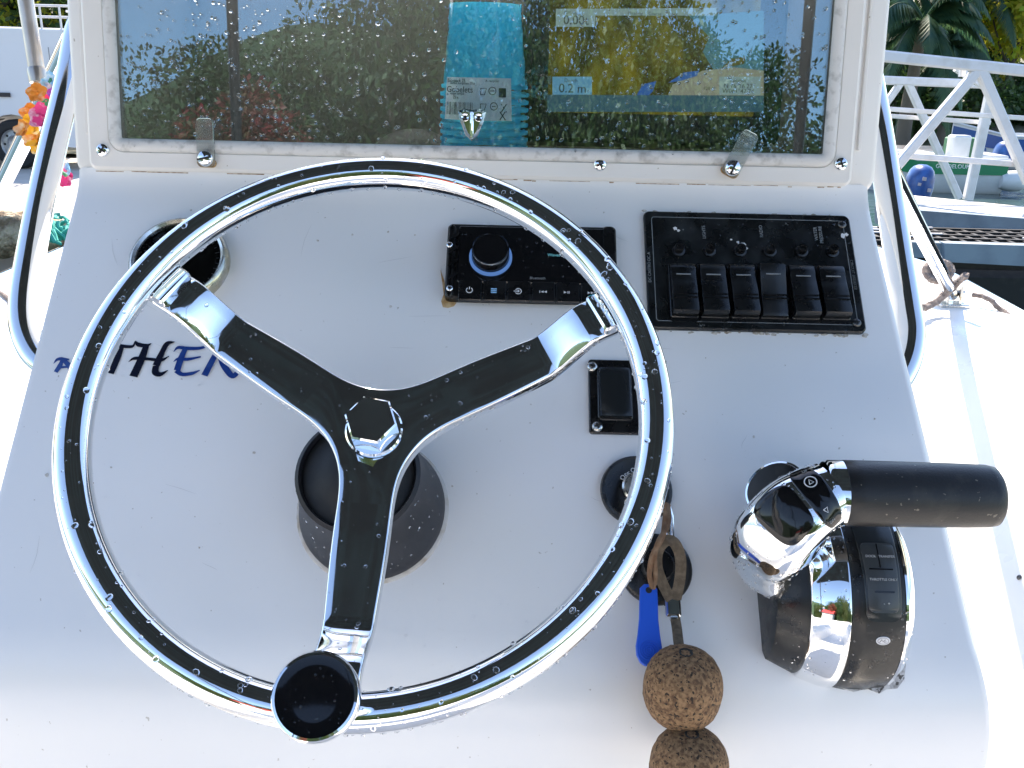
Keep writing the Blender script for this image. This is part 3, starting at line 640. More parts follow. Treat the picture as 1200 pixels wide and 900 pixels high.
def line(u0, u1, a, w_=.0009, par=kl):
    t = MB(podM((u0+u1)/2, a, .0791)); t.box((0, 0, 0), (u1-u0, w_, .0004)); t.build('groove', GLOSSB, par)
line(.0125, .0300, radians(91)); line(.0150, .0295, radians(103), .0012)
t = MB(podM(.0208, radians(83.5), .0790)); t.box((0, 0, 0), (.0008, .0185, .0004)); t.build('groove', GLOSSB, kl)
for body, u, a, s in (('DOCK', .0150, 84, .0026), ('TRANSFER', .0268, 84, .0026), ('THROTTLE ONLY', .0222, 96.5, .0026), ('-  +', .0235, 109, .0034)):
    text(body, s, podM(u, radians(a), .0792), mat('key_print', (.45, .46, .46), .5), kl, 'print')
# oval emblem
M = podM(.0225, radians(130), .0773)
t = MB(M); ov = [(.0052*cos(a), .0034*sin(a)) for a in [2*pi*k/28 for k in range(28)]]
t.prism(ov, -.0003, .0008, None, .0002); em = t.build('emblem', mat('emblem_silver', (.75, .76, .78), .25, .3), thr)
t = MB(M); o2 = [(.0043*cos(a), .0026*sin(a)) for a in [2*pi*k/28 for k in range(28)]]; i2 = [(.0038*cos(a), .0022*sin(a)) for a in [2*pi*k/28 for k in range(28)]]
t.loft([[(p[0], p[1], .00095) for p in o2], [(p[0], p[1], .00095) for p in i2]], True, (0, 0), False)
stroke(t, [(-.0028, -.0012), (-.0012, .0012), (-.0002, -.0006), (.0012, .0012), (.0010, -.0010), (.0026, -.0004)], [.0003, .0004, .0004, .0005, .0005, .0002], .0010); t.build('emblem_mark', mat('emblem_grey', (.12, .12, .13), .4), em)
# lever: a horn that rises left of the pod and turns into the grip
def tp(px, py, h): q = DA.at(px, py, h); return TM.inverted() @ q
GH = .112
path = [(912, 697, .030), (902, 676, .050), (901, 648, .068), (911, 628, .088), (931, 604, .104), (954, 587, .111), (972, 577, GH)]
rad_ = [.004, .0180, .0262, .0290, .0278, .0252, .0238]
P = spline([tp(*p) for p in path], 8); nP = len(P)
RS = []
for i in range(nP):
    f = i/(nP-1)*(len(rad_)-1); k = min(int(f), len(rad_)-2); q = f-k; RS.append(rad_[k]*(1-q)+rad_[k+1]*q)
def frame_at(i):
    tg = (P[min(i+1, nP-1)]-P[max(i-1, 0)]).normalized(); vv = Vector((0, 1, 0)); ny = (vv-tg*vv.dot(tg)).normalized() if abs(tg.y) < .98 else Vector((-1, 0, 0)); 
    nx = tg.cross(ny); return tg, nx, ny
# use a parallel-transported frame that ends aligned with the grip
fr = [None]*nP; tg = (P[-1]-P[-2]).normalized(); ny = (Vector((0, 1, 0))-tg*tg.y).normalized()
for i in range(nP-1, -1, -1):
    tg = (P[min(i+1, nP-1)]-P[max(i-1, 0)]).normalized(); ny = (ny-tg*ny.dot(tg)).normalized(); fr[i] = (tg, tg.cross(ny), ny)
def hornp(fi, ang, off=0, sq=1):
    i = min(int(fi), nP-2); q = fi-i; c = P[i]*(1-q)+P[i+1]*q; r = RS[i]*(1-q)+RS[i+1]*q+off; _, nx, ny = fr[i]
    nx = nx*(1-q)+fr[i+1][1]*q; ny = ny*(1-q)+fr[i+1][2]*q
    e_ = 2+1.9*sm((44-fi)/16)*sm(fi/6); ca, sa = cos(ang), sin(ang); k_ = (abs(ca)**e_+abs(sa)**e_)**(-1/e_); k_ = 1+(k_-1)*.9
    return c+nx*(ca*r*.90*k_)+ny*(sa*r*k_)
t = MB(TM); t.loft([[hornp(i, 2*pi*k/64) for k in range(64)] for i in range(nP)], True, (1, 1), True); horn = t.build('lever_arm', CHROME, thr)
def patch(name, m, f0, f1, a0, a1, off, parent, nf=14, na=14, shape=None):
    t = MB(TM); top_ = []; 
    def pt(a, b, o):
        if shape: a, b = shape(a, b)
        return hornp(f0+(f1-f0)*a, a0+(a1-a0)*b, o)
    # disc-like grid so that the outline is rounded
    rings = []
    for r_, o in ((1.0, -.0006), (1.0, off-.0003), (.96, off), (.7, off), (.4, off), (.02, off)):
        ring = []
        for k in range(36):
            th = 2*pi*k/36; cx_, sx_ = cos(th), sin(th); e = .55
            a = .5+.5*r_*math.copysign(abs(cx_)**e, cx_); b = .5+.5*r_*math.copysign(abs(sx_)**e, sx_); ring.append(pt(a, b, o))
        rings.append(ring)
    t.loft(rings, True, (0, 1), True); return t.build(name, m, parent)
# ring collar and grip along +u
gc = P[-1]; T_ = Matrix(((0, 0, 1, gc.x), (0, 1, 0, gc.y), (-1, 0, 0, gc.z), (0, 0, 0, 1)))
gy, gz = 1.0, .86
t = MB(TM); t.lathe([(.0225, -.004), (.0240, -.0025), (.0244, .0), (.0246, .008), (.0240, .0085)], 40, (0, 0), T_, sx=gz); t.build('grip_collar', CHROME, horn)
gl_ = (tp(1168, 577, GH)-gc).x
prof = [(.0232, .0080), (.0240, .0092), (.0240, .02), (.0238, gl_*.5), (.0234, gl_*.8), (.0229, gl_*.93), (.0218, gl_*.975), (.0185, gl_*.996), (.014, gl_*1.001), (.0001, gl_*1.003)]
t = MB(TM); t.lathe(prof, 44, (0, 0), T_, sx=gz); t.build('grip', RUBBER, horn)
PATCH = True
tk = patch('trim_keypad', GLOSSB, 37.0, 43.5, -1.05, 1.0, .0012, horn)
oc_ = tp(909, 573, .092); ax_ = Vector((-.55, .10, .83)).normalized(); sx_ = Vector((.8, .35, .5)); sx_ = (sx_-ax_*sx_.dot(ax_)).normalized(); sy_ = ax_.cross(sx_)
OM = Matrix(((sx_.x, sy_.x, ax_.x, oc_.x), (sx_.y, sy_.y, ax_.y, oc_.y), (sx_.z, sy_.z, ax_.z, oc_.z), (0, 0, 0, 1)))
t = MB(TM); t.lathe([(.0205, -.045), (.0222, -.006), (.0222, -.001), (.0212, .0012), (.0198, .0016)], 40, (0, 0), OM, sx=1.1); t.build('hub_ring', CHROME, horn)
t = MB(TM); t.lathe([(.0200, .0010), (.0192, .0026), (.012, .0036), (.0001, .0040)], 40, (0, 0), OM, sx=1.1); t.build('hub_cap', PODM, horn)
patch('front_inlay', GLOSSB, 28, 36.2, -.62, .72, .0008, horn)
def hornM(f, a, off):
    p = hornp(f, a, off); px_ = (hornp(f+.5, a, off)-hornp(f-.5, a, off)).normalized(); py_ = (hornp(f, a+.05, off)-hornp(f, a-.05, off)); py_ = (py_-px_*py_.dot(px_)).normalized(); nz = px_.cross(py_)
    return TM @ Matrix(((px_.x, py_.x, nz.x, p.x), (px_.y, py_.y, nz.y, p.y), (px_.z, py_.z, nz.z, p.z), (0, 0, 0, 1)))
t = MB(hornM(40.6, .35, .0016)); ring2(t, (0, 0), .0042, .0004, 0); stroke(t, [(-.0018, -.0014), (0, .0020), (.0018, -.0014), (-.0018, -.0014)], .0003, .0001); t.build('icon', WHITEPRINT, tk)
t = MB(hornM(39.6, -.48, .0016)); stroke(t, [(-.0018, .0016), (0, -.0018), (.0018, .0016), (-.0018, .0016)], .0003, 0); t.build('icon', WHITEPRINT, tk)
text('UP', .0032, hornM(41.3, .74, .0016), DIMPRINT, tk, 'print'); text('DN', .0032, hornM(39.4, -.80, .0016), DIMPRINT, tk, 'print')
# crusty sealant at the foot of the throttle
t = MB(DF); rnd = random.Random(9); pts = [(1030, 775), (1046, 752), (1057, 758), (1061, 778), (1059, 796), (1051, 807), (1038, 808), (1030, 813), (1016, 807), (1000, 811), (985, 806), (1000, 795)]
t.prism([DA.uv(*p) for p in pts][::-1] if False else [DA.uv(*p) for p in pts], .0001, .0012); t.build('sealant_crust', GRIME, thr)
t = MB(DF); pts = [(915, 773), (930, 783), (926, 784), (912, 776)]; t.prism([DA.uv(*p) for p in pts][::-1], .0001, .0006); t.build('sealant_crust', GRIME, thr)

# ================================================================== KEY, TAG, CORD AND CORK FLOATS
def A(px, py, h): return DA.at(px, py, h)
ignC = A(783, 612, .03)
key = thing('ignition_key', 'steel key in the lower black switch with brown webbing strap threaded through it', 'key', Tr(*ignC))
t = MB(); t.tube([A(768, 655, .012), A(778, 634, .03), A(784, 612, .034)], [.0032, .0034, .0036], 10); t.tube([A(784, 628, .034), A(784, 606, .036), A(781, 596, .036)], .0045, 10); t.build('key_blade', CHROME, key)
strap = thing('float_strap', 'brown woven strap and cord holding the cork floats and the blue tag', 'strap', Tr(*A(785, 690, .02)))
lp = spline([A(786, 702, .020), A(777, 685, .024), A(770, 664, .030), A(771, 646, .036), A(780, 634, .042), A(790, 636, .040), A(797, 652, .034), A(797, 676, .026), A(792, 702, .020)], 8)
def ribbon(mb, pts, w_, th=.0016):
    P_ = [Vector(p) for p in pts]; n = len(P_); rings = []
    for i in range(n):
        tg = (P_[min(i+1, n-1)]-P_[max(i-1, 0)]).normalized(); nz = DA.n; sx = tg.cross(nz).normalized(); nz = sx.cross(tg)
        rings.append([P_[i]+sx*w_/2*a+nz*th*b for a, b in ((-1, -.5), (-1, .5), (-.3, .8), (.3, .8), (1, .5), (1, -.5))])
    return mb.loft(rings, True, (1, 1), True)
t = MB(); ribbon(t, lp, .0085, .0018); t.build('webbing_loop', WEB, strap)
t = MB(); t.tube(spline([A(781, 590, .040), A(779, 612, .042), A(776, 630, .046), A(765, 650, .045), A(761, 672, .036), A(764, 688, .030)], 8), .0021, 8); t.tube(spline([A(783, 592, .038), A(783, 614, .043), A(772, 634, .048), A(767, 652, .043), A(768, 675, .034), A(765, 690, .029)], 8), .0021, 8)
t.build('thin_cord', mat('rusty_cord', (.16, .085, .045), .9, bump=(500, .5, .001), noise=(150, (.24, .16, .1), .4, .7)), strap)
M = DA.fpx(788, 711, .016)
t = MB(M); t.prism(rr2(-.0060, -.0082, .0062, .0082, .002), -.003, .004, None, .0018); cr = t.build('crimp', CHROME, strap)
t = MB(M); t.box((.0005, -.0092, .0005), (.006, .0022, .005), .0008); t.build('crimp_lip', OLDST, cr)
t = MB(); ribbon(t, spline([A(790, 718, .016), A(793, 735, .019), A(795, 752, .026), A(797, 762, .03)], 6), .0075, .0022); t.build('lower_webbing', WEB, strap)
tag = thing('key_tag', 'bright blue plastic key tag hanging beside the crimped strap', 'key tag', Tr(*A(760, 692, .024)))
M = DA.fpx(760, 692, .022) @ Matrix.Rotation(radians(-2), 4, 'Z')
def half(sgn): return [(sgn*x, y) for x, y in ((.0068, .0015), (.0072, -.012), (.0074, -.022), (.0086, -.034), (.0100, -.043), (.0096, -.050), (.0066, -.0555), (.003, -.0575))]
outl = half(1)[::-1]+[(.0035, .0048)]+[(-.0035, .0048)]+half(-1)
hole = circ(.0022, len(outl), (0.0005, 0)); 
t = MB(M); t.prism([(x, y) for x, y in outl], -.0012, .0014, None, .0008); tb = t.build('tag_body', TAGBLUE, tag)
t = MB(M); t.lathe([(.0001, .0016), (.0024, .0016), (.0026, .0012)], 16); t.build('eyelet', MATTB, tb)
for k in range(4):
    t = MB(M); r = .0018+.0018*k; t.tube([(r*cos(a), -.046+r*.95*sin(a), .0014) for a in [2*pi*i/28 for i in range(28)]], .0005, 6, True); t.build('raised_ring', TAGBLUE, tb)
def cork(name, label, C, R, ry, seed):
    th = thing(name, label, 'cork float', Tr(*C)); t = MB(); rings = []
    up = Vector((.05, .02, 1)).normalized(); sx = up.orthogonal().normalized(); sy = up.cross(sx)
    for i in range(29):
        a = -pi/2+pi*i/28; ring = []
        for k in range(44):
            b_ = 2*pi*k/44; rx = (abs(cos(a))**.86)*R; q = C+sx*(rx*cos(b_))+sy*(rx*sin(b_))+up*(math.copysign(abs(sin(a))**.86, sin(a))*ry)
            nn = (q-C).normalized(); dd = noise.noise(q*200+Vector((seed, 0, 0)))*.0004+noise.noise(q*520)*.0004-max(0, noise.noise(q*330+Vector((9, seed, 0)))-.45)*.003
            ring.append(q+nn*dd)
        rings.append(ring)
    t.loft(rings, True, (0, 0), True); t.build('cork_ball', CORK, th)
    t = MB(); t.lathe([(.0055, ry-.0012), (.005, ry+.0006), (.002, ry-.001)], 14, T=Matrix.Translation(C)); t.build('bore', MATTB, th)
    return th
C1 = A(800, 806, .0295); cork('cork_float', 'upper cork ball float resting on the dash below the brown strap', C1, .0293, .0305, 1)
C2 = ond(807, 900, (C1-CAM).dot(_d)-.010); cork('cork_float', 'lower cork ball float hanging over the console edge, cut by the photo bottom', C2, .0288, .030, 5)

# ================================================================== INSIDE THE WINDOW BOX
def inb(px, py, dep): return BX.at(px, py, -dep)
BXB = BX.P.z+y0-.004*1+.001
FLZ = BX.at(560, 180, -.09).z
# stack of nested cups, upside down
cc = BX.at(567, 174, -.095); base = Vector((cc.x, cc.y, (BX.P+BX.y*(y0-.025)-BX.n*.095).z))
Hs = ony(567, 5, cc.y).z-base.z; npile = 13; CSP = .0076
for i in range(npile):
    z0 = CSP*i
    lab = 'topmost turquoise plastic cup of the upside-down stack behind the window' if i == npile-1 else 'turquoise plastic cup nested in the upside-down stack behind the window'
    M = Tr(base.x, base.y, base.z+z0)
    if i == npile-1:
        o = thing('plastic_cup', lab, 'cup', M, 'stacked turquoise cups'); t = MB(M); hh = Hs-z0
        pr = [(.0445, 0), (.0455, .001), (.0455, .0035), (.0435, .0042)]
        rib = 0; zc = .0042
        while zc < hh-.004:
            r_ = .0430-(.0430-.0350)*(zc/hh); top_ = zc > hh*.72; bot_ = zc < hh*.0
            pr.append((r_+(.0006 if (top_ and rib % 2) else 0), zc)); zc += .0026; rib += 1
        pr += [(.0352, hh-.003), (.034, hh), (.0325, hh), (.031, hh-.002), (.0001, hh-.002)]
        t.lathe(pr, 40); t.build('cup_wall', CUP, o)
    elif i == 0:
        t = MB(M); t.lathe([(.0425, .0052), (.0438, .0042), (.0465, .0036), (.0468, .0018), (.0462, 0), (.0435, 0), (.0425, .002)], 40); o = t.build('plastic_cup', CUP); o.matrix_world = I4; tagit(o, lab, 'cup', 'stacked turquoise cups'); firstcup = o
    else:
        o = firstcup.copy(); COL.objects.link(o); o.location = (0, 0, z0); o['label'] = lab
wrapt = thing('cup_wrapper', 'crumpled clear plastic wrapper with white printed label around the cup stack', 'wrapper', Tr(*base))
t = MB(Tr(*base)); rnd = random.Random(2); rings = []
for i in range(26):
    z = .0+(Hs+.003)*i/25; ring = []
    for k in range(56):
        a = 2*pi*k/56; r = .0480-.0115*(z/Hs); r += noise.noise(Vector((cos(a)*3, sin(a)*3, z*40)))*.0022+.0006
        ring.append((r*cos(a), r*sin(a), z))
    rings.append(ring)
t.loft(rings, True, (0, 0), True); t.build('film', FILM, wrapt)
t = MB(); tail0 = inb(612, 92, .085)
rnd = random.Random(4); rows = []
for i in range(9):
    f = i/8; row = []
    for k in range(11):
        g_ = k/10; px = 606+46*f-6*f*f; py = 92+(-32*f+8*f*f)+(g_)*(16+52*f)*(1-.25*f); row.append(inb(px, py, .062+.020*noise.noise(Vector((f*5, g_*6, 1)))*1.4))
    rows.append(row)
t.loft(rows, False, (0, 0), False); t.build('twisted_tail', FILM, wrapt)
# printed label on the wrapper
zl0 = ony(560, 141, cc.y-.045).z-base.z; zl1 = ony(560, 91, cc.y-.045).z-base.z
def lab_pt(u, v, off=.0008):        # u, v in 0..1 across the label
    z = zl0+(zl1-zl0)*v; r = .0482-.0115*(z/Hs)+.0052+off; a = radians(-90-52+88*u); return Vector((r*cos(a), r*sin(a), z))
t = MB(Tr(*base)); t.loft([[lab_pt(i/12, j/3) for i in range(13)] for j in range(4)], False, (0, 0), True); lb = t.build('printed_label', PAPER, wrapt)
def labM(u, v):
    p = lab_pt(u, v, .0011); nx = (lab_pt(u+.02, v)-lab_pt(u-.02, v)).normalized(); ny = (lab_pt(u, v+.02)-lab_pt(u, v-.02)).normalized(); nz = nx.cross(ny); p = base+p
    return Matrix(((nx.x, ny.x, nz.x, p.x), (nx.y, ny.y, nz.y, p.y), (nx.z, ny.z, nz.z, p.z), (0, 0, 0, 1)))
text('Gobelets', .0085, labM(.26, .71), INK, lb, 'print', thick=.0001); text('Bio-pack 25', .0048, labM(.2, .92), INK, lb, 'print', thick=.0001); text('carton turquoise 20 cl', .0032, labM(.30, .86), INK, lb, 'print', thick=.0001); text('usage unique', .0034, labM(.22, .62), INK, lb, 'print', thick=.0001); text('A recycler', .0034, labM(.72, .93), INK, lb, 'print', thick=.0001); text('25 x', .004, labM(.20, .53), INK, lb, 'print', thick=.0001)
t = MB(); rnd = random.Random(8); x = .04
while x < .46:
    w2 = rnd.choice((.004, .006, .010)); u_ = x
    t.loft([[base+lab_pt(u_, v, .0013) for v in (.12, .42)], [base+lab_pt(u_+w2, v, .0013) for v in (.12, .42)]], False, (0, 0), False); x += w2+rnd.choice((.006, .010, .014))
t.build('barcode', INK, lb, 'stuff')
for (u_, v_, k) in ((.60, .68, 0), (.72, .70, 1), (.86, .66, 2), (.60, .32, 0), (.74, .34, 1), (.88, .30, 3), (.86, .12, 3)):
    t = MB(labM(u_, v_))
    if k == 0: stroke(t, [(-.003, -.003), (.001, -.003), (.003, .003), (-.003, .003), (-.003, -.003)], .0004, 0)
    elif k == 1: ring2(t, (0, 0), .0036, .0004, 0); stroke(t, [(-.002, 0), (.002, 0)], .0004, 0)
    elif k == 2: t.prism(rr2(-.004, -.0045, .004, .0045, .001), 0, .0002)
    else: stroke(t, [(-.003, -.004), (.003, .004)], .0005, 0); stroke(t, [(-.003, .004), (.003, -.004)], .0005, .0001)
    t.build('pictogram', INK, lb)
# chart plotter
CPL = Plane(BX.P-BX.n*.10, BX.lean)
def cuv(px, py): return CPL.uv(px, py)
CF = CPL.frame()
plot = thing('chart_plotter', 'chart plotter glowing with a yellow and blue sea chart behind the window', 'chart plotter', CPL.fpx(760, 120))
s0 = cuv(641, 132); s1 = cuv(893, -45)
t = MB(CF); t.prism(rr2(s0[0]-.028, s0[1]-.030, s1[0]+.03, s1[1]+.02, .012), -.06, .006, None, .004); t.build('housing', MATTB, plot)
t = MB(CF); t.prism(rr2(s0[0], s0[1], s1[0], s1[1], .002), .006, .0066); 
cm = bpy.data.materials.new('chart_screen'); cm.use_nodes = True; tt = cm.node_tree; N = tt.nodes.new; Lk = tt.links.new; pb = tt.nodes['Principled BSDF']; pb.inputs['Base Color'].default_value = (.01, .01, .01, 1); pb.inputs['Roughness'].default_value = .2
tc = N('ShaderNodeTexCoord'); n1 = N('ShaderNodeTexNoise'); n1.inputs['Scale'].default_value = 16; n1.inputs['Detail'].default_value = 6
mp = N('ShaderNodeMapping'); mp.inputs['Scale'].default_value = (2.4, 1, .7); rp = N('ShaderNodeValToRGB'); cr_ = rp.color_ramp
cr_.elements[0].position = .36; cr_.elements[0].color = (.055, .050, .008, 1); cr_.elements[1].position = .66; cr_.elements[1].color = (.36, .33, .02, 1); e_ = cr_.elements.new(.5); e_.color = (.16, .15, .012, 1)
Lk(tc.outputs['Object'], mp.inputs[0]); Lk(mp.outputs[0], n1.inputs['Vector']); Lk(n1.outputs[0], rp.inputs[0]); Lk(rp.outputs[0], pb.inputs['Emission Color']); pb.inputs['Emission Strength'].default_value = .12
scn = t.build('screen', cm, plot)
def scr_poly(pts, m, z, nm='chart_area'):
    q = MB(CF); q.add([(*cuv(*p), z) for p in pts], [tuple(range(len(pts)))], False); return q.build(nm, m, scn)
SEA = emis('chart_sea', (.09, .30, .42), .13); SEA2 = emis('chart_deep', (.03, .14, .50), .2); LAND = emis('chart_shoal', (.42, .48, .40), .14); BOXP = emis('chart_box', (.26, .42, .46), .2); BOXB = emis('chart_blue_box', (.12, .38, .62), .2)
scr_poly([(806, 20), (893, 14), (893, 84), (858, 80), (835, 84), (822, 62), (830, 45)], SEA, .0069); scr_poly([(780, 116), (787, 100), (798, 95), (822, 84), (858, 80), (893, 84), (893, 132), (780, 132)], LAND, .0071)
scr_poly([(742, 118), (752, 100), (768, 96), (764, 108), (752, 120)], SEA2, .0072); scr_poly([(782, 98), (800, 86), (818, 84), (815, 90), (796, 96)], SEA2, .0073); scr_poly([(843, 82), (855, 70), (872, 68), (870, 76)], emis('chart_islet', (.16, .16, .03), .15), .0073)
scr_poly([(641, 132), (641, 112), (893, 113), (893, 132)], emis('chart_bar', (.05, .16, .24), .15), .0074)
scr_poly([(651, 33), (651, 12), (697, 12), (697, 33)], BOXP, .0076, 'data_box'); scr_poly([(697, 20), (697, 12), (838, 11), (838, 20)], BOXP, .0076, 'data_bar'); scr_poly([(647, 112), (647, 91), (693, 91), (693, 112)], BOXB, .0076, 'data_box'); scr_poly([(841, 112), (841, 91), (889, 91), (889, 112)], BOXP, .0077, 'data_box')
def stext(s, px, py, size): text(s, size, CPL.fpx(px, py, .0080), INK, scn, 'print', thick=.0001)
stext('0.00t', 675, 24, .013); stext('0.2 m', 671, 104, .013); stext('GPS speed', 672, 15.5, .0045); stext('Depth', 669, 94.5, .0055); stext('N 16°16.27', 865, 101, .0065); stext('W061°47.74', 865, 107, .0065); stext('Position', 865, 94.5, .005); stext('120 m', 831, 104, .005); stext('Heading     Course     Track', 765, 16, .0045)
# dark rounded blob added at the back of the box
t = MB(); bc = inb(486, 172, .16); rings = []
for i in range(9):
    a = pi/2*i/8; rings.append([(bc.x+(.055*cos(a)+.006*noise.noise(Vector((k, i, 0))))*cos(2*pi*k/20), bc.y+.05*cos(a)*sin(2*pi*k/20), bc.z-.022+.042*sin(a)) for k in range(20)])
t.loft(rings, True, (0, 1), True); o = t.build('black_blob', MATTB); tagit(o, 'low black rounded pouch left of the turquoise cups behind the window', 'blob')

# ================================================================== HULL LINER, GUNWALES
DECKM = mat('deck_gelcoat', (.80, .79, .77), .35, noise=(5, (.75, .74, .71), .4, .75), rvar=(8, .25, .5), bump=(700, .12, .0006))
def gun(side, y):       # outer edge of the gunwale
    return 1.30+(.03 if y < 2.6 else .03-.06*(y-2.6))*1.0 if side > 0 else -(1.40)
t = MB(); GZ = 1.35
ys = [-4.2, -2.5, -1, 0, .6, 1.2, 1.8, 2.4, 3.0, 3.6, 4.4]
sec = []
R_ = lambda y: 1.315 if y < 2.3 else 1.315+.075*(y-2.3) if y < 3.1 else 1.375-.28*(y-3.1)
L_ = lambda y: -1.42 if y < 2.5 else -1.42-.06*(y-2.5) if y < 3.1 else -1.455+.28*(y-3.1)
rings = []
for y in ys:
    a, b_ = L_(y), R_(y); pr = []
    for k, (x, z) in enumerate(((b_, 1.20), (b_, GZ-.03), (b_-.02, GZ-.008), (b_-.05, GZ), (1.06, GZ), (1.00, GZ-.008), (.95, GZ-.04), (.70, .92), (.67, .86), (.66, .80), (.66, SOLE+.06), (.63, SOLE+.01), (.58, SOLE))): pr.append((x, y, z))
    for x, z in ((-.58, SOLE), (-.63, SOLE+.01), (-.66, SOLE+.06), (-.66, .80), (-.67, .86), (-.70, .92), (-.98, GZ-.04), (-1.03, GZ-.008), (-1.09, GZ), (a+.05, GZ), (a+.02, GZ-.008), (a, GZ-.03), (a, 1.20)): pr.append((x, y, z))
    rings.append(pr)
t.loft(rings, False, (0, 0), True); deck = t.build('deck', DECKM, None, 'structure')
fd = MB(); fd.box((0, 3.6, .95), (1.8, 2.2, .5), .04); fd.build('foredeck', DECKM, deck)
hull = thing('boat_hull', 'white hull side and bright metal rub rail along the edges of the boat deck', 'boat hull', Tr(0, 1, 0))
for s, fn in ((1, R_), (-1, L_)):
    t = MB(); rings = []
    for y in ys: rings.append([(fn(y), y, 1.20), (fn(y)-s*.10, y, .7), (fn(y)-s*.30, y, .1), (fn(y)-s*.5, y, -.2), (fn(y)-s*.53, y, -.2), (fn(y)-s*.13, y, .7), (fn(y)-s*.03, y, 1.20)])
    t.loft(rings, True, (1, 1), True); t.build('hull_side', DECKM, hull)
    t = MB(); t.tube([(fn(y)+s*.012, y, 1.315) for y in ys], .024, 12); t.build('rub_rail', STEEL, hull)
    t = MB(); t.tube([(fn(y)+s*.006, y, 1.268) for y in ys], .022, 10); t.build('rub_rail_base', MATTB, hull)
bw = MB(); bw.box((0, -4.2, .8), (2.6, .06, 1.1), .02); bw.build('transom', DECKM, hull)
_v = ray(1195, 677); _k = (.92-.70*1.56-CAM.z)/(_v.z-1.56*_v.x); _p = CAM+_v*_k
phillips(deck, Matrix.Translation(_p) @ Matrix.Rotation(radians(-57), 4, 'Y') @ Tr(0, 0, .001), .0045, mat('dark_screw', (.12, .12, .12), .3, 1))

# ================================================================== SUN CANOPY ON ITS STAINLESS FRAME
CANM = mat('dark_canopy_cloth', (.0015, .005, .008), .9, noise=(5, (.008, .020, .026), .42, .75), bump=(300, .2, .001))
can = thing('sun_canopy', 'stainless tube frame beside the console carrying a dark sun canopy, legs braced to the deck', 'canopy frame', Tr(0, 1.0, 1.4))
CX0, CX1, CY0, CY1, CZ = -.93, .90, -.72, 1.04, 2.72
t = MB(); rings = []
for i in range(13):
    f = i/12; x = CX0+(CX1-CX0)*f; z = CZ+.09*sin(pi*f); rings.append([(x, CY0, z-.05), (x, CY0-.01, z), (x, (CY0+CY1)/2, z+.05), (x, CY1+.01, z), (x, CY1, z-.05), (x, CY1-.02, z-.045), (x, (CY0+CY1)/2, z+.0), (x, CY0+.02, z-.045)])
t.loft(rings, True, (1, 1), True); t.build('canopy_cloth', CANM, can)
RAILP = Plane(DA.P-DA.n*.10, LEAN)
right = [(1020, 92), (1030, 150), (1041, 222), (1053, 300), (1063, 362), (1067, 395), (1062, 425), (1048, 452), (1030, 470)]
left = [(90, 40), (78, 105), (60, 180), (46, 245), (35, 305), (28, 352), (29, 385), (39, 412), (54, 430), (75, 445)]
rp = [RAILP.at(*p) for p in right]; lp_ = [RAILP.at(*p) for p in left]
for pts, xt in ((rp, .44), (lp_, -.54)):
    top_ = Vector((xt, 1.0, CZ+.0)); q = pts[0]
    up_ = q-pts[1]; full = spline([top_, top_*.55+(q+up_*2)*.45, q+up_*1.9, q]+pts[1:], 10)
    t = MB(); t.tube(full, .0150, 20); t.build('rail_tube', STEEL, can)
def legtube(a, b, r, nm='leg', m=STEEL):
    t = MB(); t.tube([a+(b-a)*k/4 for k in range(5)], r, 16); return t.build(nm, m, can)
foot = onz(1116, 345, GZ+.03); ltop = ond(1025, 165, 1.30)
lg = legtube(foot, ltop, .0155)
footL = onz(-55, 335, GZ+.02); ltopL = ond(92, 32, 1.22)
lgL = legtube(footL, ltopL, .0145)
t = MB(); t.box((foot.x+.002, foot.y, GZ+.004), (.075, .055, .008), .003); t.box((foot.x-.016, foot.y, GZ+.03), (.006, .035, .05)); t.box((foot.x+.016, foot.y, GZ+.03), (.006, .035, .05)); t.tube([(foot.x-.03, foot.y, GZ+.035), (foot.x+.03, foot.y, GZ+.035)], .006, 10); t.build('foot_fitting', OLDST, lg)
sa = ond(47, 118, 1.235); sb = ond(44, 88, 1.23); sdir = (ond(30, 0, 1.22)-sb); strut_top = sb+sdir*3.2
ts = legtube(sb+sdir*-.05, strut_top, .0098, 'strut', mat('pale_strut', (.60, .55, .50), .35, .6, noise=(30, (.45, .4, .35), .4, .7)))
t = MB(); t.tube([sb-sdir*.10, sb+sdir*.06, sb+sdir*.10], [.0112, .0118, .0105], 16); t.tube([sa, sb-sdir*.06], .006, 10); t.build('strut_socket', mat('pale_strut_end', (.5, .45, .4), .3, .8), ts)
for x, s in ((.55, 1), (-.55, -1)):
    t = MB(); t.tube([Vector((x*1.40, CY0+.06, CZ-.02)), Vector((x*1.98, -2.0, GZ))], .016, 12); t.build('rear_leg', mat('dark_pole', (.05, .05, .055), .35, .3), can)

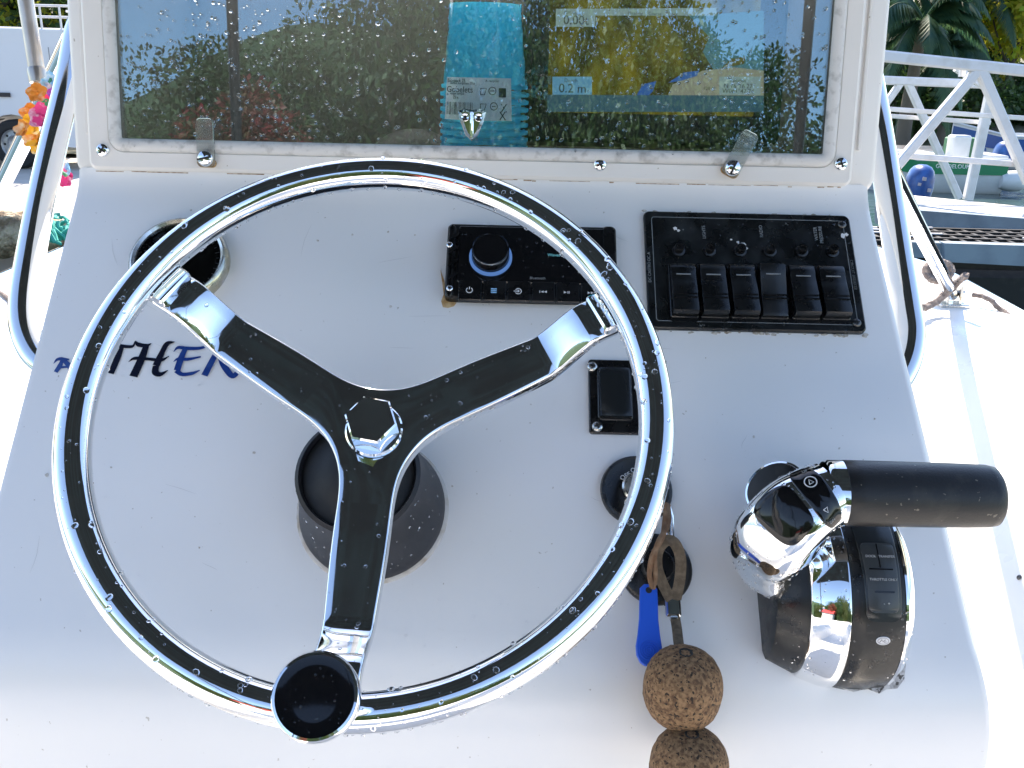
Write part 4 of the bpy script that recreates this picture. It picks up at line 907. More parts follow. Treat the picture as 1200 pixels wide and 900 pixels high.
# ================================================================== GARLAND, ROPES
gar = thing('flower_garland', 'garland of orange, pink, yellow and pale blue cloth flowers on the left frame leg', 'garland', Tr(*ond(50, 140, 1.2)))
FC = [mat('orange_petal', (.85, .30, .03), .7, noise=(90, (.95, .72, .45), .5, .7), **{'Subsurface Weight': .2, 'Subsurface Radius': (.01, .01, .01)}), mat('pink_petal', (.85, .05, .24), .7, noise=(90, (.95, .65, .75), .5, .7)), mat('yellow_petal', (.9, .55, .03), .7, noise=(90, (.95, .85, .5), .5, .7)), mat('pale_blue_petal', (.25, .6, .85), .7, noise=(90, (.85, .92, .95), .45, .65)), mat('violet_petal', (.5, .1, .6), .7), mat('green_petal', (.05, .4, .2), .7)]
rnd = random.Random(21)
def flower(C, r, m, par, nv):
    t = MB(); nv = Vector(nv).normalized(); a = nv.orthogonal().normalized(); b_ = nv.cross(a)
    for k in range(5):
        an = 2*pi*k/5+rnd.random()*.5; dr = a*cos(an)+b_*sin(an); sd_ = nv.cross(dr); cup = rnd.uniform(.1, .6); rows = []
        for i in range(5):
            f = i/4; w_ = r*.55*sin(pi*(.12+.80*f)); c = C+dr*(r*f)+nv*(r*cup*f*f+rnd.uniform(-.08, .08)*r)
            rows.append([c-sd_*w_+nv*w_*.3, c, c+sd_*w_+nv*w_*.3])
        t.loft(rows, False, (0, 0), True)
    t.dome(C, nv, r*.2, r*.2, 6); return t.build('flower', m, par)
for px, py, r, ci, dz in ((44, 109, .016, 0, 0), (62, 98, .017, 3, 0), (56, 106, .014, 3, .01), (66, 112, .014, 4, 0), (60, 124, .014, 5, 0), (55, 118, .012, 1, 0), (38, 135, .018, 0, 0), (36, 146, .016, 2, .01), (50, 137, .020, 1, -.01), (28, 152, .014, 0, 0), (43, 165, .016, 2, 0), (38, 163, .014, 0, .01), (47, 175, .015, 2, 0), (62, 136, .013, 1, .01), (73, 196, .010, 2, .1), (77, 207, .017, 1, .1), (74, 212, .014, 1, .1), (80, 199, .012, 3, .1), (60, 130, .012, 1, 0)):
    flower(ond(px, py, 1.185+dz+rnd.uniform(-.02, .02)), r*.82, FC[ci], gar, (rnd.uniform(-.6, .6), -1, rnd.uniform(-.2, .8)))
t = MB(); t.tube(spline([ond(p[0], p[1], 1.20) for p in ((60, 92), (52, 112), (44, 135), (40, 160), (55, 188), (78, 206))], 6), .0022, 6); t.build('garland_cord', mat('green_cord', (.08, .3, .15), .8), gar)
def rope(name, label, pts, r, m, cat='rope', n=8, seg=8):
    o = thing(name, label, cat, Tr(*pts[0])); P_ = spline(pts, n); t = MB(); t.tube(P_, r, seg); t.build('rope_strand', m, o)
    # second strand twisted round the first
    t = MB(); L = len(P_); Q = []
    for i, p in enumerate(P_):
        tg = (P_[min(i+1, L-1)]-P_[max(i-1, 0)]).normalized(); a = tg.orthogonal().normalized(); b_ = tg.cross(a); an = i*.9; Q.append(p+(a*cos(an)+b_*sin(an))*r*.55)
    t.tube(Q, r*.75, seg); t.build('rope_strand', m, o); return o
fx = foot
coil = [ond(1132, 322, 2.30), ond(1122, 331, 2.33), ond(1108, 345, 2.34), ond(1090, 358, 2.33), ond(1078, 362, 2.3), ond(1070, 372, 2.3)]
rope('mooring_rope', 'grey brown mooring rope led down across the right frame leg to the deck', coil, .0085, ROPE)
ring_ = []
for k in range(46):
    a = 2*pi*k/11.0; ring_.append(ond(1097+ (14+3*sin(k*.7))*cos(a)+k*.12, 317+(11+2*cos(k*.5))*sin(a), 2.48+.02*sin(k*1.3)))
rope('rope_coil', 'small coil of grey brown rope hanging behind the right frame leg', ring_, .0085, ROPE, n=3)
rope('trailing_rope', 'thin grey line lying along the bright right rub rail', [ond(1140, 345, 2.45), ond(1158, 350, 2.42), ond(1172, 362, 2.4), ond(1196, 378, 2.35), ond(1230, 398, 2.3)], .006, ROPE)
rope('deck_cord', 'thin dark cord lying on the left side deck at the photo edge', [onz(-20, 335, GZ+.006), onz(0, 343, GZ+.006), onz(10, 350, GZ+.006), onz(15, 358, GZ+.006)], .005, ROPE)

# ================================================================== SURROUNDINGS
def noisy_grid(x0, x1, y0, y1, nx, ny, zf):
    t = MB(); t.loft([[(x0+(x1-x0)*i/nx, y0+(y1-y0)*j/ny, zf(x0+(x1-x0)*i/nx, y0+(y1-y0)*j/ny)) for i in range(nx+1)] for j in range(ny+1)], False, (0, 0), True); return t
WAT = mat('harbour_water', (.045, .085, .085), .06, bump=(2.2, .35, .06), IOR=1.33)
t = MB(); t.add([(-900, -900, 0), (900, -900, 0), (900, 900, 0), (-900, 900, 0)], [(0, 1, 2, 3)], False); t.build('water', WAT, None, 'structure')
QZ = .5
CONC = mat('pale_concrete', (.46, .44, .41), .85, noise=(3, (.36, .34, .31), .35, .7), bump=(40, .3, .01))
STONE = mat('quay_stone', (.60, .47, .32), .9, noise=(9, (.22, .15, .09), .42, .6), bump=(22, 1.0, .06))
GRND = mat('earth_ground', (.16, .14, .10), .95, noise=(1.5, (.09, .10, .05), .4, .6), bump=(6, .6, .1))
q0 = onz(0, 262, QZ); q1 = onz(80, 262, QZ)
t = MB(); t.box((-13, 16.3, QZ-.55), (19.4, 15.4, 1.1), .05); t.build('quay', CONC, None, 'structure')
t = noisy_grid(-120, -3.2, 15, 120, 50, 40, lambda x, y: QZ+.06+max(0, y-26)*.10+noise.noise(Vector((x*.1, y*.1, 0)))*.3*min(1, (y-15)/8)); t.build('ground', GRND, None, 'structure')
sh_ = lambda x, y: -.5+max(0, min(1, (y-25+.06*(x-10)+noise.noise(Vector((x*.2, 0, 3)))*1.2)/3))*1.3+max(0, y-30)*.06
t = noisy_grid(-10, 140, 22, 140, 60, 50, sh_); t.build('shore', GRND, None, 'structure')
rnd = random.Random(31)
def boulder(C, r, seed, lab):
    t = MB(); rings = []
    for i in range(11):
        a = -pi/2+pi*i/10; rings.append([C+Vector((cos(a)*cos(2*pi*k/16)*r*1.25, cos(a)*sin(2*pi*k/16)*r*.8, sin(a)*r*.75))*(1+.35*noise.noise(Vector((cos(a)*cos(2*pi*k/16)*1.7+seed, cos(a)*sin(2*pi*k/16)*1.7, sin(a)*1.7)))) for k in range(16)])
    t.loft(rings, True, (0, 0), True); return tagit(t.build('quay_rock', STONE), lab, 'rock', 'rocks along the quay foot')
for i, (px, py, r, lab) in enumerate(((4, 272, .26, 'brown rock at the left photo edge below the pale quay'), (28, 273, .23, 'brown rock between the left rail and the leftmost rock'), (52, 276, .20, 'brown rock half hidden behind the left rail tube'), (-26, 274, .3, 'brown rock of the quay foot just outside the left photo edge'))):
    boulder(ony(px, py, 8.25), r, i*3.1, lab)
q = onz(0, 254, QZ+.03)
rope('quay_rope', 'teal rope stretched along the pale quay edge at the left', [onz(-60, 253, QZ+.03), onz(0, 254, QZ+.02), onz(32, 255, QZ+.02), onz(70, 251, QZ+.03)], .018, mat('teal_rope', (.02, .22, .20), .8), n=6)
net = thing('fishing_net', 'small heap of turquoise fishing net on the quay edge beside the console', 'net', Tr(*onz(66, 272, QZ)))
for k in range(14):
    c = onz(60+rnd.uniform(-4, 12), 268+rnd.uniform(-9, 10), QZ+.05); t = MB(); t.tube([c+Vector((.10*cos(a+k)*rnd.uniform(.6, 1.2), .08*sin(a)*rnd.uniform(.6, 1.2), .05*sin(2*a+k))) for a in [2*pi*i/14 for i in range(14)]], .016, 6, True); t.build('net_fold', mat('net_turquoise', (.03, .38, .30), .8), net)

# --- van
VW = mat('white_van_paint', (.72, .74, .78), .25, **{'Coat Weight': .5}); TY = mat('tyre_rubber', (.018, .018, .019), .8); HUBM = mat('wheel_disc', (.50, .52, .54), .4, .6, noise=(20, (.35, .36, .37), .4, .6)); DKP = mat('bumper_plastic', (.03, .03, .033), .6); GLS = mat('dark_car_glass', (.01, .012, .014), .05)
vp = onz(20, 198, QZ+.005); VY = vp.y; VX = vp.x
van = thing('parked_van', 'white panel van with roof rack parked on the quay under dark trees', 'van', Tr(VX-1.2, VY+.8, QZ))
t = MB(); wr = .33
side = [(1.15, .28), (1.20, .75), (1.17, 1.25), (1.08, 1.76), (.95, 1.84), (-1.6, 1.86), (-1.95, 1.80), (-2.55, 1.18), (-3.25, 1.0), (-3.42, .8), (-3.45, .30)]
def arch(cx): return [(cx+.40*cos(a), .33+.40*sin(a)) for a in [pi+(-pi)*i/10 for i in range(11)]]
outl = side+[(-2.95, .28)]+[(x, z) for x, z in arch(-2.55)]+[(-.42, .26)]+[(x, z) for x, z in arch(0)]
outl = [(x, max(z, .26)) for x, z in outl]
prs = []
for yy, sc_ in ((.0, 0), (.03, 1), (1.65, 1), (1.68, 0)):
    prs.append([(VX+x*(1 if sc_ else .99), VY+.05+yy+(max(0, z-1.1)*.10 if yy < .8 else -max(0, z-1.1)*.10), QZ+(z if sc_ else .98*z+.01)) for x, z in outl])
t.loft(prs, True, (1, 1), False); t.build('body', VW, van)
for cx in (0, -2.55):
    t = MB(); Mx = Matrix.Translation((VX+cx, VY+.05, QZ+wr)) @ Matrix.Rotation(pi/2, 4, 'X')
    t.lathe([(.20, .0), (.22, .02), (.30, .02), (.33, -.02), (.33, -.16), (.30, -.19), (.2, -.19)], 40, T=Mx); wo = t.build('wheel', TY, van)
    t = MB(); t.lathe([(.215, .012), (.20, -.01), (.185, -.03), (.13, -.02), (.115, .0), (.10, -.03), (.06, -.045), (.001, -.03)], 36, T=Mx); rm = t.build('rim', HUBM, wo)
    for k in range(8):
        t = MB(); t.lathe([(.018, .0), (.001, .0005)], 8, T=Mx @ Matrix.Rotation(k*pi/4, 4, 'Z') @ Tr(.155, 0, -.021)); t.build('rim_hole', TY, rm)
    t = MB(); t.loft([[(VX+cx+r*cos(a), VY+yy, QZ+.33+r*sin(a)) for a in [pi*i/12 for i in range(13)]] for r, yy in ((.40, .046), (.40, .30))], False, (0, 0), True); t.build('wheel_arch', DKP, van)
t = MB(); t.box((VX-.75, VY+.045, QZ+.98), (1.55, .012, .055)); t.build('side_moulding', DKP, van)
for x_, w_ in ((-.3, .012), (.62, .010), (-1.45, .012)):
    t = MB(); t.box((VX+x_, VY+.047, QZ+1.05), (w_, .006, 1.1)); t.build('panel_seam', mat('seam_grey', (.25, .26, .28), .6), van)
t = MB(); t.box((VX+1.1, VY+.85, QZ+.42), (.22, 1.66, .24), .03); t.build('bumper', DKP, van)
t = MB(); t.box((VX+.95, VY+.052, QZ+.95), (.10, .02, .30)); t.build('tail_lamp', mat('lamp_red', (.3, .02, .02), .3), van)
t = MB(); t.box((VX-2.0, VY+.10, QZ+1.45), (.55, .02, .42)); t.build('side_window', GLS, van)
rk = []
t = MB()
for zz_ in (1.98, 2.12): t.tube([(VX+.28, VY+.15, QZ+zz_), (VX+1.02, VY+.15, QZ+zz_)], .016, 8)
t.build('roof_rack', ALU, van)
for x_ in (.30, .52, .78, 1.0):
    t = MB(); t.tube([(VX+x_, VY+.15, QZ+1.82), (VX+x_, VY+.15, QZ+2.13)], .015, 8); t.build('rack_post', ALU, van)
for zz_ in (1.98, 2.12):
    t = MB(); t.tube([(VX+.28, VY+1.45, QZ+zz_), (VX+1.02, VY+1.45, QZ+zz_)], .016, 8); t.build('rack_bar', ALU, van)

# --- shed behind the van
shp = ony(-20, 40, 21)
shed = thing('wooden_shed', 'dark timber shed with a dull red roof behind the white van', 'shed', Tr(-13.2, 21.5, QZ))
for k in range(12):
    t = MB(); t.box((-13.6, 20.0+.01*(k % 2), QZ+.15+k*.235), (5.4, .05, .225)); t.build('plank', mat('dark_plank', (.045, .038, .03), .8, noise=(8, (.025, .02, .018), .4, .6)), shed)
t = MB(); t.loft([[(-16.6, 19.5, QZ+2.9), (-10.7, 19.5, QZ+2.9)], [(-16.6, 21.5, QZ+4.0), (-10.7, 21.5, QZ+4.0)], [(-16.6, 23.5, QZ+2.9), (-10.7, 23.5, QZ+2.9)]], False, (0, 0), False); t.build('roof', mat('dull_red_roof', (.22, .035, .03), .7, noise=(4, (.12, .03, .03), .4, .6)), shed)

# --- gangway
GY = 7.0; gz = ony(1120, 236, GY).z
gang = thing('gangway', 'white aluminium gangway with truss side rails leading over the water', 'gangway', Tr(*ony(1120, 240, GY)))
def beam(p, q, w_, nm='truss_bar', y=GY, par=gang, m=ALU, y2=None):
    a = ony(*p, y); b_ = ony(*q, y2 or y); dirv = (b_-a).normalized(); sx = dirv.cross(Vector((0, 1, 0))).normalized(); sy = sx.cross(dirv); h = w_/2; t = MB(); c_ = h*.7
    oc = [(h, c_), (c_, h), (-c_, h), (-h, c_), (-h, -c_), (-c_, -h), (c_, -h), (h, -c_)]
    t.loft([[a+sx*x+sy*z for x, z in oc], [b_+sx*x+sy*z for x, z in oc]], True, (1, 1), False); return t.build(nm, m, par)
YF = 8.2
beam((1000, 92.5), (1158, 99), .070, 'rear_top_rail', YF)
beam((1057, 95), (1005, 168), .055, 'truss_bar', YF); beam((1063, 95), (1124, 232), .058, 'truss_bar', YF); beam((1160, 112), (1134, 234), .075, 'post', YF)
beam((1120, 80), (1160, 106), .05, 'truss_bar', YF-.3)
beam((1000, 125), (1215, 139.5), .036, 'mid_rail', GY+.6); beam((1000, 133), (1160, 144), .036, 'mid_rail', YF+.1)
beam((1000, 62), (1240, 87), .078, 'top_rail', GY); beam((1146, 82), (1046, 200), .068, 'truss_bar', GY); beam((1149, 82), (1206, 214), .072, 'truss_bar', GY)
beam((1129, 76), (1127, 90), .04, 'top_bracket', GY+.1)
beam((1040, 181), (1200, 193), .042, 'lower_rail', GY+.05)
def slab(p4, z, th, nm, m, par):
    P_ = [onz(*p, z) for p in p4]; t = MB(); t.loft([[q+Vector((0, 0, -th)) for q in P_], P_], True, (1, 1), False); return t.build(nm, m, par)
slab([(1040, 243), (1240, 264), (1240, 246), (1040, 226)], gz, .05, 'deck_panel', mat('pale_deck', (.62, .60, .56), .7, noise=(6, (.42, .39, .35), .4, .7)), gang)
slab([(1040, 248), (1240, 269), (1240, 262), (1040, 241)], gz-.012, .035, 'rust_edge', mat('edge_wood', (.22, .17, .12), .8, noise=(20, (.1, .07, .05), .4, .6)), gang)
GREYSTEEL = mat('blue_grey_steel', (.26, .33, .38), .5, noise=(6, (.17, .22, .26), .4, .65), bump=(30, .1, .01))
dock = thing('floating_dock', 'blue grey floating dock with dark grating between the boat and the gangway', 'dock', Tr(*onz(1130, 300, .9)))
def face(p4, dep, nm, m, th=.06):
    P_ = [ony(*p, dep) for p in p4]; t = MB(); t.loft([P_, [q+Vector((0, th, 0)) for q in P_]], True, (1, 1), False); return t.build(nm, m, dock)
zt = ony(1130, 285, 4.25).z; yfar = onz(1130, 263, zt).y
a_ = onz(1030, 282, zt); b_ = onz(1240, 288, zt)
t = MB(); t.box((b_.x*.5+.9, (a_.y+yfar)/2, zt-.10), (4.6, yfar-a_.y-.1, .06)); t.build('under_frame', MATTB, dock)
face([(1030, 263), (1240, 277), (1240, 259), (1030, 243)], yfar+.02, 'rear_beam', GREYSTEEL)
rnd = random.Random(14)
GRT = mat('grating_steel', (.007, .007, .008), .6)
x_ = 1.2
while x_ < 4.4:
    t = MB(); t.box((x_, (a_.y+yfar)/2, zt-.03), (.018, yfar-a_.y-.1, .035)); t.build('grating_bar', GRT, dock); x_ += .075
for k in range(5):
    yy = a_.y+(k+.7)*(yfar-a_.y)/5.5; t = MB(); t.box((2.8, yy, zt-.018), (3.4, .02, .02)); t.build('cross_bar', GRT, dock)
for k in range(26):
    t = MB(); t.box((rnd.uniform(1.5, 4.2), rnd.uniform(a_.y+.1, yfar-.1), zt-.004), (rnd.uniform(.05, .13), .014, .006)); t.build('worn_bar_edge', ALU, dock)
face([(1050, 301), (1106, 303), (1106, 285), (1050, 283)], 4.23, 'front_beam', GREYSTEEL); face([(1107, 307), (1240, 314), (1240, 289), (1107, 285)], 4.2, 'front_beam', GREYSTEEL)
fl_ = MB(); p = ony(1150, 330, 4.5); fl_.box((p.x+.4, p.y+.32, (zt-.13)/2-.05), (3.4, 1.1, zt-.13+.1), .05); fl_.build('float_shade_block', MATTB, dock)  # float block enlarged in matt black to stand in for shade under the dock

# --- moored boats
def boat(name, label, wl0, wl1, z1, m, stripe, fre, beamw=1.6):
    a = onz(*wl0, 0); b_ = onz(*wl1, 0); ax = (b_-a); L = ax.length; ax.normalize(); sd_ = Vector((-ax.y, ax.x, 0)); o = thing(name, label, 'boat', Tr(*a))
    def section(f):
        wd_ = beamw/2*(1-(max(0, .35-f)/.35)**2*.95); rise = .25*max(0, .35-f)/.35; c = a+ax*(L*f)+sd_*(beamw/2)
        return [c+sd_*(-wd_)+Vector((0, 0, fre+rise)), c+sd_*(-wd_*.98)+Vector((0, 0, fre*.62+rise*.6)), c+sd_*(-wd_*.9)+Vector((0, 0, .08)), c+sd_*(-wd_*.5)+Vector((0, 0, -.2)), c+sd_*(wd_*.5)+Vector((0, 0, -.2)), c+sd_*(wd_*.9)+Vector((0, 0, .08)), c+sd_*(wd_*.98)+Vector((0, 0, fre*.62+rise*.6)), c+sd_*wd_+Vector((0, 0, fre+rise)), c+sd_*(wd_*.9)+Vector((0, 0, fre+rise+.02)), c+sd_*(wd_*.85)+Vector((0, 0, .2)), c+sd_*(-wd_*.85)+Vector((0, 0, .2)), c+sd_*(-wd_*.9)+Vector((0, 0, fre+rise+.02))]
    t = MB(); t.loft([section(i/14) for i in range(15)], True, (1, 1), True); t.build('hull', m, o)
    if stripe:
        t = MB(); t.loft([[section(i/14)[1]+(section(i/14)[0]-section(i/14)[1])*h_-sd_*.012 for h_ in (-.15, .2, .55, .80)] for i in range(15)], False, (0, 0), True); sp_ = t.build('stripe', stripe, o)
        t = MB()
    t = MB(); t.tube([section(i/14)[0] for i in range(15)], .03, 8); t.build('gunwale_trim', m, o)
    return o, a, ax, sd_, L, section
WB = mat('white_boat_hull', (.74, .75, .75), .3, noise=(3, (.62, .63, .63), .4, .7)); GRN = mat('green_stripe', (.01, .22, .09), .35); BLU = mat('blue_boat_paint', (.02, .10, .32), .35)
o, a, ax, sd_, L, sec_ = boat('moored_boat', 'white motor boat with broad green stripe moored beyond the gangway', (1010, 225), (1176, 229), 0, WB, GRN, .62, 1.7)
Mt = Matrix(((ax.x, 0, -sd_.x*-1, 0), (ax.y, 0, -sd_.y*-1, 0), (0, 1, 0, 0), (0, 0, 0, 1)))
pt = onz(1110, 228, 0); Mtx = Matrix(((ax.x, 0, -sd_.x, pt.x-sd_.x*.06), (ax.y, 0, -sd_.y, pt.y-sd_.y*.06), (0, 1, 0, .50), (0, 0, 0, 1)))
text('GUADELOUPE', .10, Mtx @ Tr(0, 0, .02), WHITEPRINT, o, 'print', thick=.002)
t = MB(); c = a+ax*L*.80+sd_*.8; t.box((c.x, c.y, .78), (.55, .5, .34), .04); t.build('engine_box', mat('green_box', (.04, .16, .07), .5), o)
t = MB(); c = ony(1123, 172, a.y+.6); t.box((c.x, c.y, c.z), (.34, .30, .42), .05); t.build('helm_seat', WB, o)
for px in (1040, 1075, 1150):
    t = MB(); c = ony(px, 182, a.y+.9); t.box((c.x, c.y, .62), (.5, 1.1, .10), .03); t.build('bench', WB, o)
o2, *_ = boat('moored_boat', 'low white boat with brown trim behind the green striped boat', (1005, 203), (1135, 206), 0, mat('cream_boat_hull', (.62, .58, .52), .4, noise=(3, (.5, .42, .35), .4, .6)), mat('brown_stripe', (.2, .1, .06), .5), .50, 1.6)
o3, a3, ax3, sd3, L3, s3 = boat('moored_boat', 'blue trimmed white boat farther off behind the gangway posts', (1118, 196), (1290, 203), 0, WB, BLU, .75, 1.8)
t = MB(); c = ony(1140, 171, a3.y+.5); t.box((c.x+.1, c.y, c.z-.05), (.7, 1.0, .12), .05); t.build('blue_tarp', BLU, o3)
CEN = mat('blue_engine_cover', (.03, .12, .38), .3, noise=(6, (.015, .06, .22), .4, .6)); LEGM = mat('engine_leg', (.03, .035, .05), .4)
def outboard(label, px, py, dep, hh, m, patches):
    c = ony(px, py, dep); o = thing('outboard_motor', label, 'outboard motor', Tr(c.x, c.y, 0)); t = MB(); rings = []
    for f, rx, ry in ((0, .72, .8), (.06, .92, .95), (.35, 1, 1), (.62, .95, .98), (.82, .80, .85), (.94, .58, .62), (1, .28, .3)):
        rings.append([(c.x+rx*hh*.42*cos(2*pi*k/28)+.05*hh*f, c.y+ry*hh*.55*sin(2*pi*k/28), c.z-hh/2+hh*f) for k in range(28)])
    t.loft(rings, True, (1, 1), True); cw = t.build('cowling', m, o)
    t = MB(); t.lathe([(hh*.26, -.02), (hh*.22, -hh*.5), (hh*.14, -hh*.9)], 14, T=Matrix.Translation((c.x, c.y, c.z-hh/2))); t.tube([(c.x, c.y, c.z-hh*1.3), (c.x, c.y, -.3)], hh*.12, 10); t.build('leg', LEGM, o)
    for (dx, dz, s) in patches:
        t = MB(); an = math.asin(max(-1, min(1, dx))); yy = c.y-hh*.55*cos(an)*.985-.01; t.prism([(q[0]*s, q[1]*s) for q in ((-1, -.8), (.9, -1), (1, .7), (-.8, 1))], 0, .012, Matrix.Translation((c.x+dx*hh*.42, yy, c.z+dz*hh)) @ Matrix.Rotation(pi/2, 4, 'X')); t.build('decal', mat('pale_decal', (.5, .4, .42), .5), cw)
    return o
outboard('blue outboard motor with pale patches standing above the dock edge', 1077, 212, 12.0, .40, CEN, ((-.2, .12, .025), (.3, -.22, .025), (-.45, -.05, .02)))
outboard('large outboard motor under a blue cover at the stern of the green striped boat', 1176, 180, a.y+.9, .46, CEN, ())
fe = onz(1166, 222, .0); t = MB(); t.lathe([(.001, -.28), (.13, -.25), (.18, -.12), (.19, 0), (.18, .12), (.12, .22), (.03, .27), (.001, .28)], 24, T=Matrix.Translation((fe.x-.15, fe.y-.9, .25)) @ Matrix.Rotation(pi/2, 4, 'Y')); tagit(t.build('boat_fender', WB), 'white boat fender floating at the stern of the green striped boat', 'fender')

# ================================================================== TREES
LEAFA = leafy('dark_leaf', (.028, .070, .024), (.070, .130, .030), .46); LEAFB = leafy('bright_leaf', (.28, .42, .03), (.55, .45, .05), .7); LEAFP = leafy('palm_leaf', (.03, .10, .06), (.075, .14, .055), .45); BARK = mat('bark', (.10, .08, .06), .9, bump=(20, .6, .02))
BRK2 = mat('palm_bark', (.17, .14, .11), .9, bump=(16, .6, .02))
def tree(label, base, H, R, nclump, nleaf, ls, m, seed, group=None, crown_lo=.25, squash=1.0):
    rnd = random.Random(seed); base = Vector(base); o = thing('leafy_tree', label, 'tree', Tr(*base), group); t = MB()
    t.tube(spline([base+Vector((0, 0, -.3)), base+Vector((rnd.uniform(-.2, .2), 0, H*.3)), base+Vector((rnd.uniform(-.4, .4), 0, H*.75))], 5), [R*.07*(1-.055*i) for i in range(11)], 10)
    cl = []
    for k in range(nclump):
        while True:
            p = Vector((rnd.uniform(-1, 1), rnd.uniform(-1, 1), rnd.uniform(-1, 1)))
            if .25 < p.length < 1: break
        zc = H*(crown_lo+(1-crown_lo)/2); p = Vector((p.x*R, p.y*R, p.z*H*(1-crown_lo)/2*squash)); cl.append((base+Vector((0, 0, zc))+p, R*rnd.uniform(.22, .42)))
    for c, r in cl[::3]:
        s0 = base+Vector((0, 0, H*rnd.uniform(.25, .6))); t.tube([s0, (s0+c)/2+Vector((0, 0, -.1*R)), c], [R*.03, R*.02, R*.008], 6)
    t.build('trunk', BARK, o); t = MB(); vs = []; fs = []
    for c, r in cl:
        for _i in range(nleaf):
            n_ = Vector((rnd.gauss(0, 1), rnd.gauss(0, 1), rnd.gauss(0, 1))).normalized(); p = c+n_*(r*rnd.random()**.4); ax_ = (n_+Vector((rnd.gauss(0, .6), rnd.gauss(0, .6), rnd.gauss(0, .6)-.4))).normalized(); sx = ax_.orthogonal().normalized(); sx = Matrix.Rotation(rnd.random()*6, 3, ax_) @ sx; s = ls*rnd.uniform(.6, 1.4); i0 = len(vs)
            vs += [p, p+ax_*s*.5+sx*s*.28, p+ax_*s, p+ax_*s*.5-sx*s*.28]; fs.append((i0, i0+1, i0+2, i0+3))
    t.add(vs, fs, False)
    me_inv = WM[o].inverted(); me = bpy.data.meshes.new('crown'); me.from_pydata([me_inv @ v for v in t.v], [], t.f); me.materials.append(m); c_ = bpy.data.objects.new('crown', me); COL.objects.link(c_); c_.parent = o; WM[c_] = WM[o].copy(); return o
def palm(label, base, H, nf, fl, seed, lean=(0, 0)):
    rnd = random.Random(seed); base = Vector(base); o = thing('palm_tree', label, 'palm tree', Tr(*base), 'palms on the far shore'); t = MB(); top_ = base+Vector((lean[0], lean[1], H)); P_ = spline([base+Vector((0, 0, -.3)), base*.6+top_*.4+Vector((lean[0]*-.2, 0, 0)), top_], 8)
    t.tube(P_, [.20-.005*i for i in range(len(P_))], 10); t.build('trunk', BRK2, o)
    for k in range(nf):
        az = 2*pi*k/nf*1.0+rnd.uniform(-.25, .25)+(k % 3)*.4; el = rnd.uniform(-.35, 1.1); d_ = Vector((cos(az), sin(az), 0)); L = fl*rnd.uniform(.8, 1.1); rib = []
        for i in range(15):
            f = i/14; rib.append(top_+d_*(L*f*cos(el)*(1-.18*f))+Vector((0, 0, L*(f*sin(el)-(.55+.25*cos(el))*f*f))))
        t = MB(); t.tube(rib, [.028-.0017*i for i in range(15)], 5); vs = []; fs = []
        for i in range(90):
            f = .10+.89*i/89; j = min(int(f*14), 13); q = f*14-j; p = rib[j]*(1-q)+rib[j+1]*q; tg = (rib[j+1]-rib[j]).normalized(); sd0 = tg.cross(Vector((0, 0, 1))).normalized()
            for s in (-1, 1):
                ll = L*.24*sin(pi*(.1+.86*f))*rnd.uniform(.85, 1.1); dv = (sd0*s*.8+tg*.55+Vector((0, 0, -.45-.3*rnd.random()))).normalized(); w_ = tg*.030; i0 = len(vs); vs += [p-w_, p+w_, p+dv*ll*.6+w_*.8+Vector((0, 0, -.02)), p+dv*ll+Vector((0, 0, -.12*ll))]; fs.append((i0, i0+1, i0+2, i0+3))
        t.add(vs, fs, False); t.build('frond', LEAFP, o)
    return o
def gp(px, d_, z=.5): v = ray(px, 200); k = d_/v.y; return (v.x*k, d_, z)
def hz(px, py, d_, z0=.5): return ony(px, py, d_).z-z0
palm('large palm with arching fronds above the left end of the gangway', gp(1052, 25, .5), hz(1052, 24, 25), 19, 2.5, 3, (.1, 0))
palm('tall palm partly hidden at the console box edge', gp(1030, 28, .6), hz(1030, -12, 28), 18, 3.0, 5, (.2, 0))
palm('low palm behind the gangway with drooping fronds', gp(1096, 27, .6), hz(1096, 62, 27), 15, 1.9, 8, (-.1, 0))
palm('palm high at the photo top with fronds hanging into view', gp(1110, 30, .6), hz(1110, -8, 30), 17, 2.4, 9, (.1, 0))
sh = 'trees on the far shore'
tree('dense dark tree of the far shore behind the palms', gp(1050, 36, .8), 5.6, 2.6, 60, 170, .26, LEAFA, 11, sh, .02)
tree('dark bushy tree at the water behind the gangway posts', gp(1112, 34, .6), 3.5, 1.8, 44, 150, .22, LEAFA, 12, sh, .0)
tree('sunlit yellow green tree at the top right of the photo', gp(1166, 30, .6), 5.4, 1.75, 40, 62, .22, LEAFB, 13, sh, .40)
tree('sunlit yellow green crown above the middle of the gangway', gp(1118, 33, .6), 6.2, 1.6, 30, 60, .22, LEAFB, 18, sh, .55)
tree('small loose tree at the right photo edge before the bright sky', gp(1192, 31, .6), 2.6, 1.1, 18, 45, .18, LEAFB, 14, sh, .1)
tree('tall dark tree hidden largely behind the console box on the right', gp(985, 38, .8), 8, 3.4, 50, 140, .30, LEAFA, 15, sh, .0)
tree('low dark shrub along the shore left of the helm seat', gp(1058, 29, .3), 2.2, 2.2, 34, 160, .2, LEAFA, 16, sh, .0)
tree('low dark shrub along the shore below the yellow green tree', gp(1150, 30, .3), 2.2, 1.7, 34, 160, .2, LEAFA, 17, sh, .0)
tree('low dark shrub along the shore at the right photo edge', gp(1205, 30, .3), 1.7, 1.4, 30, 150, .2, LEAFA, 19, sh, .0)
ql = 'trees behind the van'
tree('dark leafy tree right above the van roof rack', gp(75, 21, .6), 6.5, 3.0, 50, 160, .2, LEAFA, 21, ql, .16)
tree('dark leafy tree over the shed at the left photo edge', gp(10, 24.5, .8), 8.0, 3.6, 50, 160, .24, LEAFA, 22, ql, .1)
tree('dark leafy tree far left beyond the shed', gp(-70, 24, .8), 7.5, 3.4, 40, 150, .24, LEAFA, 23, ql, .1)
